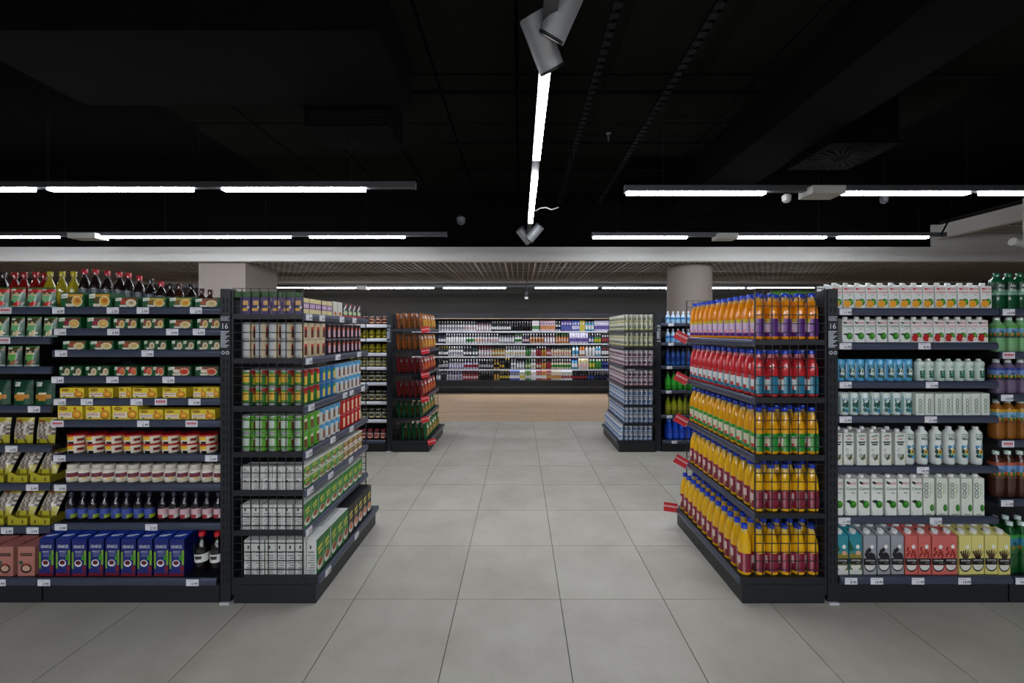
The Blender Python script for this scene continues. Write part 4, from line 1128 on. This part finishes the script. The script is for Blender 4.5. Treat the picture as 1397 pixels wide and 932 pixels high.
for p, py, k in tops:
    d = 2.8; X = wx(p / 3.884, d); zt = wz(360 + py / 3.884, d)
    Mb, zz, nm = (M_B, zb[0], 'soup') if X > -2.742 else (M_A, za[0], 'pouch')
    h = (zt - zz - .03) / .93
    c = cs[k]; cnt += 1
    put(sauce(h, c[0], c[1], c[2]), Mb, X - Mb.translation.x, d - 2.36, zz + .001, '%s sauce bottle at the back of the top shelf, %s from the left' % (c[3], ORD[cnt]), 'sauce bottles on the top shelf')
# --- coconut drinks bay
zc = ZS['C']
def cx8(z): return lx(z / 4.0505 + 1120, GU, M_C)
def cxb(z, d=GU): return lx(z / 3.729 + 1120, d, M_C)
LC = lambda n: '%s shelf, coconut bay' % n
run(C_MANGO, M_C, [x for x in [cx8(148 + 63 * k) for k in range(-1, 13)]], YU, zc[0] + .001, 'white carton with orange mango', LC('top'), 'mango coconut cartons', rows=(0, .066))
run(C_LIME, M_C, [cx8(142 + 63.5 * k) for k in range(6)], YU, zc[1] + .001, 'white carton with green coconut', LC('second'), 'white coconut cartons')
run(C_RED, M_C, [cx8(522 + 61.5 * k) for k in range(7)], YU, zc[1] + .001, 'white carton with red fruit', LC('second'), 'red fruit coconut cartons')
run(K_BLUE, M_C, [cx8(122 + 53.5 * k) for k in range(8)], YU + .03, zc[2] + .001, 'light blue coconut can', LC('third'), 'blue coconut cans')
run(S_MINI, M_C, [cx8(562 + 55 * k) for k in range(7)], YU + .03, zc[2] + .001, 'small rounded white green bottle', LC('third'), 'small coconut bottles')
run(K_WHITE, M_C, [cx8(135 + 58.5 * k) for k in range(7)], YU + .03, zc[3] + .001, 'white can with blue green print', LC('fourth'), 'white coconut cans')
run(C_COCO_S, M_C, [cx8(545 + 51.5 * k) for k in range(8)], YU, zc[3] + .001, 'short pale carton with upright lettering', LC('fourth'), 'short coconut cartons')
run(C_SLIM, M_C, [cxb(p) for p in (78, 138, 203, 267, 332, 400)], YU, zc[4] + .001, 'slim grey coconut carton', LC('fifth'), 'slim coconut milk cartons', rows=(0, .066))
run(S_MAX, M_C, [cxb(466 + 69 * k) for k in range(6)], YU + .035, zc[4] + .001, 'waisted white bottle with palm print', LC('fifth'), 'waisted coconut bottles')
run(C_FOCO, M_C, [cxb(p) for p in (80, 148, 215, 282, 350, 418, 482)], YU, zc[5] + .001, 'tall white carton with green coconut', LC('sixth'), 'tall coconut water cartons')
run(C_COCO, M_C, [cxb(p) for p in (546, 613, 676, 735, 797)], YU, zc[5] + .001, 'tall pale carton with sideways lettering', LC('sixth'), 'tall coconut cartons')
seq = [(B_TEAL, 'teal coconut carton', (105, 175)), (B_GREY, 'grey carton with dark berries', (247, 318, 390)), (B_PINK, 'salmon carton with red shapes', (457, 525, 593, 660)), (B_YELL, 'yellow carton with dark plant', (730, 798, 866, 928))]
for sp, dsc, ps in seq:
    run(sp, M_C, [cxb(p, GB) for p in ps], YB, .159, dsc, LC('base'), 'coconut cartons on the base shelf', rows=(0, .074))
# --- aloe bay
zd = ZS['D']
an = ['dark green aloe bottle', 'aloe bottle with green blue label', 'aloe bottle with purple label', 'orange aloe bottle', 'brown aloe bottle with blue label', 'tall green aloe bottle']
for s in range(6):
    z, y, g_ = (zd[s], YU + .04, GU) if s < 5 else (.158, YB + .04, GB)
    x0 = .055
    run(AL[s], M_D, [x0 + .07 * k for k in range(9)], y, z + .001, an[s], '%s shelf, aloe bay' % (ORD[s + 1] if s < 5 else 'base'), 'aloe drink bottles', rows=(0, .075) if s == 5 else (0,))
tr = MB().box(-.16, .16, 0, .36, 0, .245, (20, 84, 56)); 
# green goods on the far side of the double bay, seen over the top
GP = pouch('green_fruit_pouch', .11, .2, .06, lambda u, v: (120, 160, 40) if (u - .5) ** 2 + (v - .6) ** 2 < .09 else ((206, 170, 60) if v < .3 else (70, 130, 40)))
run(GP, M_C, [.05 + .125 * k for k in range(4)], .64, 1.651, 'green and yellow fruit pouch', 'behind the juice unit top', 'fruit pouches behind the juice unit', rot=.2)

# --- food end unit (front towards the aisle)
z1 = ZS['E1']; Y1 = .098
FE = lambda n: '%s shelf, canned food unit' % n
def block(sp, M4, xs, z, desc, where, group, depth_pitch, ncol, levels=1, lh=0.0, near='lo', y0=Y1, front_rows=1, nearcols=1, off=0.0):
    """front row along the unit plus full depth columns at the end that faces the camera; xs listed from the near end"""
    for k, x in enumerate(xs):
        nrow = ncol if k < nearcols else front_rows
        for r in range(nrow):
            for l in range(levels):
                lv = '' if levels == 1 else (' lower' if l == 0 else ' upper')
                lab = '%s, %s from near end, %s row%s, %s' % (desc, ORD[k + 1], 'front' if r == 0 else ORD[r + 1], lv, where)
                put(sp, M4, x + jit(.001), y0 + off + r * depth_pitch + jit(.0015), z + .001 + l * lh, lab, group, rz=jit(.02))
block(PB, M_E1, [.045 + .074 * k for k in range(5)], z1[0], 'cream purple couscous box', FE('top'), 'couscous boxes', .0605, 6, y0=.09)
block(PB_G, M_E1, [.03 + .038 * k for k in range(3)], z1[0] + .093, 'small green sachet box', FE('top'), 'green sachet boxes', .0605, 6, y0=.15, nearcols=3)
block(WB, M_E1, [.43, .502], z1[0], 'white rice box', FE('top'), 'white rice boxes', .06, 2, y0=.09)
block(KB, M_E1, [.585 + .083 * k for k in range(4)], z1[0], 'black noodle box', FE('top'), 'black noodle boxes', .06, 1, y0=.09)
def cans(key, s, a, n, desc, group, first=False, r=.0355):
    block(CAN[key], M_E1, [a + r + .0735 * k for k in range(n)], z1[s], desc, FE(ORD[s + 1]), group, .0745, 5 if first else 1, 2, .1025, y0=.09 + r, nearcols=2 if first else 0)
cans('cream', 1, .016, 4, 'cream mushroom can', 'mushroom cans', True); cans('dark', 1, .315, 8, 'dark bean can', 'bean cans')
cans('mix', 2, .016, 3, 'green yellow vegetable can', 'vegetable cans', True); cans('blue', 2, .24, 3, 'blue corn can', 'corn cans'); cans('white', 2, .465, 6, 'white blue coconut can', 'coconut food cans')
cans('green', 3, .016, 3, 'bright green bean can', 'green bean cans', True); cans('white', 3, .24, 4, 'white blue coconut can', 'coconut food cans'); cans('red', 3, .54, 5, 'red tomato can', 'tomato cans')
block(BX_S, M_E1, [.06 + .0885 * k for k in range(6)], z1[4], 'small green rice box', FE('fifth'), 'small rice boxes', .0605, 6, 2, .0675, y0=.09)
block(BX_S2, M_E1, [.595 + .0885 * k for k in range(4)], z1[4], 'small brown rice box', FE('fifth'), 'small brown boxes', .0605, 1, 2, .0675, y0=.09, nearcols=0)
block(BX_G2, M_E1, [.06 + .0885 * k for k in range(10)], z1[5], 'green rice box', FE('sixth'), 'green rice boxes', .0605, 6, y0=.09)
block(BX_G, M_E1, [.075 + .0885 * k for k in range(5)], .149, 'tall green rice box', FE('base'), 'tall rice boxes', .0605, 7, y0=.022, front_rows=3)
block(BX_B, M_E1, [.52 + .086 * k for k in range(5)], .149, 'tall black rice box', FE('base'), 'tall black rice boxes', .0605, 3, y0=.022, front_rows=3)
# --- juice end unit; local x runs from the far end to the near end
JE = lambda n: '%s shelf, juice unit' % n
def juices(key, z, desc, where, group, base=False):
    xs = [W_E - .052 - .0785 * k for k in range(12)]
    block(JUICE[key], M_E2, xs, z, desc, where, group, .0778, 6 if base else 5, y0=(.05 if base else .128), front_rows=3 if base else 2, nearcols=2)
juices('orange', ZS['E2'][0], 'orange juice bottle', JE('top'), 'orange juice bottles')
juices('red', ZS['E2'][1], 'red juice bottle', JE('second'), 'red juice bottles')
juices('green', ZS['E2'][2], 'golden juice bottle with green label', JE('third'), 'golden juice bottles with green label')
juices('dark', ZS['E2'][3], 'yellow juice bottle with wine label', JE('fourth'), 'yellow juice bottles')
juices('tall', .149, 'large yellow juice bottle', JE('base'), 'large yellow juice bottles', True)
# --- crisps end unit
z3 = ZS['E3'] + [.149]
cn = [(CR_O, 'orange crisp bag'), (CR_O, 'orange crisp bag'), (CR_R, 'red crisp bag'), (CR_R, 'red crisp bag'), (CR_G, 'green crisp bag'), (CR_G, 'green crisp bag')]
for s, (sp, dsc) in enumerate(cn):
    base = s == 5
    for k in range(5):
        for r in range(5 if k == 0 else 1):
            put(sp, M_E3, .112 + .176 * k, (.062 if base else .122) + r * .072, z3[s] + .004, '%s, %s from near end, %s row, %s shelf, crisp unit' % (dsc, ORD[k + 1], 'front' if r == 0 else ORD[r + 1], ORD[s + 1] if s < 5 else 'base'), '%ss' % dsc, rz=-.1 + jit(.05), tilt=-.1 + jit(.03))
# --- drink can end unit
z4 = ZS['E4'] + [.149]
kn = [(DC_Y, 'cream drink can')] * 2 + [(DC_P, 'pinkish drink can')] * 2 + [(DC_B, 'blue white drink can')] * 3
for s, (sp, dsc) in enumerate(kn):
    base = s == 6
    block(sp, M_E4, [W_E - .045 - .0635 * k for k in range(15)], z4[s], dsc, '%s shelf, drink can unit' % (ORD[s + 1] if not base else 'base'), '%ss' % dsc, .0635, 7 if base else 6, 1 if s in (2, 3) and False else 2, .1025, y0=.05 if base else .12)
# --- second row bays
zg = ZS['GL'] + [.149]
jn = [(0, 'red brown pickle jar'), (1, 'olive pickle jar'), (1, 'olive pickle jar'), (2, 'pale olive pickle jar'), (3, 'dark pickle jar with pale label'), (3, 'dark pickle jar with pale label'), (3, 'dark pickle jar with pale label'), (4, 'beetroot jar')]
for s, (t, dsc) in enumerate(jn):
    st = 2 if s in (0,) and False else 1
    run(J2[t], M_GL, [W_G - .05 - .086 * k for k in range(6)], (YU if s < 7 else YB) + .045, zg[s] + .001, dsc, '%s shelf, pickle bay' % (ORD[s + 1] if s < 7 else 'base'), '%ss' % dsc.split(' with')[0], end='right')
zr = ZS['GR'] + [.149]
wn = ['blue white water bottle', 'light blue water bottle', 'navy water bottle', 'green soda bottle', 'olive soda bottle', 'bright blue water bottle']
hs = [0, 1, 2, 3, 4, 5]
for s in range(6):
    pit = .068 if s < 3 else .078
    run(WB_[s], M_GR, [.12 + pit * k for k in range(6)], (YU if s < 5 else YB) + .045, zr[s] + .001, wn[s], '%s shelf, water bay' % (ORD[s + 1] if s < 5 else 'base'), '%ss' % wn[s], rows=(0, .08) if s == 5 else (0,))

# ------------------------------------------------------------------ wall cooler
CF = 10.35
shelf_z = [.337, .60, .931, 1.26, 1.575]
MODS = [(-3.19, -1.94), (-1.94, -.69), (-.69, .55), (.55, 1.80), (1.80, 3.05), (3.05, 4.3)]
for k, (a, b) in enumerate(MODS):
    e = link('wall_cooler', None, loc=(a, CF, 0)); tag(e, 'open chilled wall cabinet, %s from the left along the back wall' % ORD[k + 1], 'cooler', 'wall coolers along the back wall')
    Wm = b - a - .004
    link('back_panel', MB().box(0, Wm, .8, .86, .1, 2.0).mesh('back_panel', 'coolerin'), e)
    link('tub', MB().box(0, Wm, .05, .8, .1, .32).mesh('tub', 'cooler'), e)
    link('front_apron', MB().box(0, Wm, 0, .05, .1, .335).mesh('front_apron', 'cooler'), e)
    link('bumper_rail', MB().box(.02, Wm - .02, -.025, 0, .165, .185).mesh('bumper_rail', 'rail'), e)
    link('kick_plate', MB().box(0, Wm, .12, .16, 0, .1).mesh('kick_plate', 'cooler'), e)
    link('canopy', MB().box(0, Wm, .12, .86, 1.96, 2.03).mesh('canopy', 'cooler'), e)
    link('canopy_front', MB().box(0, Wm, .06, .12, 1.89, 2.03).mesh('canopy_front', 'cooler'), e)
    link('wood_strip', MB().box(0, Wm, .055, .06, 1.885, 1.905).mesh('wood_strip', 'wood_trim'), e)
    for i, z in enumerate(shelf_z):
        y0 = .06 if i == 0 else .22
        s_ = link('shelf', MB().box(.003, Wm - .003, y0, .798, z - .02, z).mesh('shelf', 'coolerin'), e)
        if i: link('shelf_edge', MB().box(.003, Wm - .003, y0 - .008, y0, z - .035, z + .004).mesh('shelf_edge', 'coolerlip'), s_)
        if i and 0 < k < 5:
            ld = bpy.data.lights.new('shelf_lamp', 'AREA'); ld.shape = 'RECTANGLE'; ld.size = Wm - .1; ld.size_y = .02; ld.energy = 2.0; ld.color = (.9, .93, 1)
            lo = bpy.data.objects.new('shelf_lamp', ld); COL.objects.link(lo); lo.parent = e; lo.location = (Wm / 2, y0 + .02, z - .024); lo.rotation_euler = (math.radians(-18), 0, 0)
    if 0 < k < 5:
        link('canopy_light', MB().box(.05, Wm - .05, .125, .16, 1.935, 1.958).mesh('canopy_light', 'lamp'), e)
        ld = bpy.data.lights.new('canopy_lamp', 'AREA'); ld.shape = 'RECTANGLE'; ld.size = Wm - .1; ld.size_y = .03; ld.energy = 4.2; ld.color = (.9, .93, 1)
        lo = bpy.data.objects.new('canopy_lamp', ld); COL.objects.link(lo); lo.parent = e; lo.location = (Wm / 2, .142, 1.932); lo.rotation_euler = (math.radians(-25), 0, 0)
_fcache = {}
def chilled(kind, body, lab, cap, h):
    mute = lambda c: tuple(int(.72 * v + .28 * (sum(c) / 3) * .9) for v in c)
    body, lab, cap = mute(body), mute(lab), mute(cap)
    key = (kind, body, lab, cap, h)
    if key in _fcache: return _fcache[key]
    if kind == 'b':
        r = .029
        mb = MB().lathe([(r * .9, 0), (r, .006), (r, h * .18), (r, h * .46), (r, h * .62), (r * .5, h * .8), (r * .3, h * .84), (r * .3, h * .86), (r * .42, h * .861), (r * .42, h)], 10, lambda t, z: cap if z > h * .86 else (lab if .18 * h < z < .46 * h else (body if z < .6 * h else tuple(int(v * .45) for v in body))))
        sp = Spec('chilled_bottle', 'bottle', mb.mesh('chilled_bottle', 'gloss', True))
    elif kind == 'j':
        r = .036
        mb = MB().lathe([(r * .9, 0), (r, .006), (r, h * .2), (r, h * .6), (r * .96, h * .82), (r * .6, h * .86), (r * .6, h)], 12, lambda t, z: cap if z > h * .84 else (lab if .2 * h < z < .6 * h else body))
        sp = Spec('chilled_jug', 'bottle', mb.mesh('chilled_jug', 'gloss', True))
    else:
        mb = MB().box(-.03, .03, -.03, .03, 0, h, body)
        mb.rect(-.03, .03, h * .2, h * .55, lab, -.0306); mb.rect(-.016, .016, h * .68, h * .84, cap, -.0306); mb.hexa([(-.03, -.03, h), (.03, -.03, h), (.03, .03, h), (-.03, .03, h)], [(-.03, -.004, h + .02), (.03, -.004, h + .02), (.03, .004, h + .02), (-.03, .004, h + .02)], body)
        sp = Spec('chilled_carton', 'carton', mb.mesh('chilled_carton', 'paper'))
    _fcache[key] = sp
    return sp
Wt = (232, 232, 236); Bk = (22, 22, 26); Nv = (30, 36, 90); Pk = (226, 180, 190); Gn = (60, 150, 60); Or = (224, 130, 50); Am = (206, 150, 40); Rd = (176, 34, 44); Cy = (70, 176, 226); Lv = (196, 190, 226); Ye = (226, 200, 40); Cr = (222, 206, 170); Gy = (170, 170, 182); Tl = (30, 80, 84); Vi = (90, 60, 170); Bl = (50, 80, 190); Pe = (232, 176, 150)
NAMES = {Wt: 'white', Bk: 'black', Nv: 'navy', Pk: 'pink', Gn: 'green', Or: 'orange', Am: 'amber', Rd: 'red', Cy: 'cyan', Lv: 'lavender', Ye: 'yellow', Cr: 'cream', Gy: 'grey', Tl: 'teal', Vi: 'violet', Bl: 'blue', Pe: 'peach'}
ROWS = [
 (4, .255, [(45, 250, 'b', Wt, Gy, Wt), (250, 330, 'b', Wt, Pk, Wt), (330, 450, 'b', Pk, Wt, Bk), (450, 600, 'b', Bk, Wt, Wt), (600, 755, 'b', Bk, Bk, Wt), (760, 812, 'c', Wt, Gn, Pk), (820, 935, 'c', Pk, Or, Vi), (937, 978, 'b', Wt, Nv, Wt), (980, 1060, 'c', Vi, Bl, Wt), (1062, 1120, 'c', Bl, Lv, Wt), (1122, 1160, 'c', Ye, Ye, Wt), (1162, 1230, 'j', Cy, Wt, Lv), (1232, 1345, 'c', Lv, Vi, Wt)]),
 (3, .25, [(45, 100, 'b', Nv, Wt, Nv), (100, 255, 'b', Wt, Wt, Wt), (255, 320, 'b', Wt, Gn, Wt), (320, 380, 'b', Wt, Pe, Wt), (380, 505, 'b', Wt, Pk, Wt), (505, 625, 'b', Gy, Wt, Bk), (628, 682, 'b', Wt, Gn, Gn), (684, 738, 'b', Nv, Pk, Wt), (740, 850, 'b', Pe, Or, Wt), (850, 935, 'b', Pk, Wt, Wt), (937, 1040, 'b', Or, Pe, Gn), (1042, 1185, 'c', Lv, Vi, Wt), (1188, 1230, 'b', Bl, Wt, Wt), (1232, 1285, 'b', Gn, Ye, Wt), (1286, 1345, 'c', Bk, Rd, Wt)]),
 (2, .25, [(45, 120, 'b', Bk, Wt, Ye), (120, 235, 'b', Wt, Gy, Wt), (235, 300, 'b', Bk, Wt, Gy), (300, 350, 'b', Tl, Wt, Tl), (350, 455, 'b', Pk, Wt, Rd), (455, 555, 'b', Am, Cr, Bk), (555, 710, 'b', Wt, Cr, Gy), (710, 750, 'b', Gn, Gn, Bk), (750, 790, 'b', Wt, Pk, Bk), (790, 830, 'b', Rd, Rd, Wt), (830, 870, 'b', Am, Or, Wt), (870, 905, 'b', Rd, Pk, Bk), (905, 1058, 'b', Cr, Pe, Bk), (1060, 1118, 'j', Wt, Cy, Cy), (1120, 1162, 'j', Or, Wt, Or), (1164, 1240, 'j', Wt, Wt, Cr), (1242, 1285, 'j', Cy, Wt, Wt), (1287, 1345, 'c', Bk, Wt, Rd)]),
 (1, .25, [(45, 80, 'b', Bk, Gy, Gy), (80, 122, 'c', Bk, Gy, Wt), (125, 240, 'b', Gy, Lv, Wt), (240, 350, 'b', Lv, Rd, Wt), (350, 465, 'b', Bk, Gy, Wt), (465, 510, 'b', Am, Bk, Am), (510, 550, 'b', Bk, Am, Bk), (550, 592, 'b', Bk, Bk, Ye), (595, 640, 'b', Wt, Gy, Gy), (640, 702, 'b', Gy, Wt, Bk), (705, 750, 'b', Gn, Cr, Gn), (750, 788, 'b', Wt, Cr, Wt), (790, 830, 'b', Rd, Cr, Rd), (830, 868, 'b', Or, Am, Cr), (870, 905, 'b', Rd, Rd, Bk), (905, 1058, 'b', Cr, Gn, Wt), (1060, 1106, 'j', Cy, Wt, Bl), (1110, 1190, 'c', Cr, Pk, Ye), (1193, 1240, 'j', Gn, Ye, Wt), (1243, 1285, 'j', Gn, Gn, Wt), (1287, 1345, 'b', Bl, Nv, Wt)]),
 (0, .215, [(30, 65, 'b', Gy, Wt, Gy), (65, 105, 'c', Bk, Bk, Gy), (105, 230, 'b', Lv, Gy, Lv), (230, 350, 'b', Rd, Pk, Rd), (350, 465, 'b', Bk, Bk, Gy), (465, 512, 'b', Am, Am, Bk), (512, 590, 'b', Bk, Ye, Ye), (590, 665, 'c', Bl, Wt, Ye), (665, 705, 'c', Wt, Ye, Gn), (705, 750, 'c', Gn, Wt, Ye), (750, 790, 'c', Wt, Wt, Pk), (790, 830, 'c', Rd, Wt, Cr), (830, 870, 'c', Or, Wt, Am), (870, 905, 'c', Rd, Am, Wt), (905, 980, 'c', Cr, Or, Wt), (980, 1065, 'c', Wt, Rd, Gn), (1065, 1180, 'b', Bk, Rd, Bk), (1180, 1230, 'b', Nv, Bl, Gy), (1230, 1345, 'b', Bk, Nv, Gy)])]
CN = {0: 'base', 1: 'second lowest', 2: 'middle', 3: 'second highest', 4: 'top'}
for si, h, lst in ROWS:
    d = CF + (.1 if si == 0 else .26) + .04
    for (a, b, kd, c1, c2, c3) in lst:
        X0, X1 = wx(a / 5.588 + 590, d), wx(b / 5.588 + 590, d)
        pit = .078 if kd == 'j' else .066
        n = max(1, int((X1 - X0) / pit + .35))
        sp = chilled(kd, c1, c2, c3, h * (1.12 if (kd == 'b' and c3 == Ye and si < 2) else 1.0))
        nm = {'b': 'bottle', 'j': 'jug', 'c': 'carton'}[kd]
        st = min((X1 - X0) / n, pit + .01)
        for k in range(n):
            x = X0 + (X1 - X0) / 2 + (k - (n - 1) / 2) * st
            lab = '%s %s with %s label and %s top%s, %s cooler shelf' % (NAMES[c1], nm, NAMES[c2], NAMES[c3], '' if n == 1 else ', %s from the left' % ORD[k + 1], CN[si])
            place(sp, T(x, d + jit(.004), shelf_z[si] + .001) @ RZ(jit(.05)), lab, 'chilled drinks on the %s cooler shelf' % CN[si])
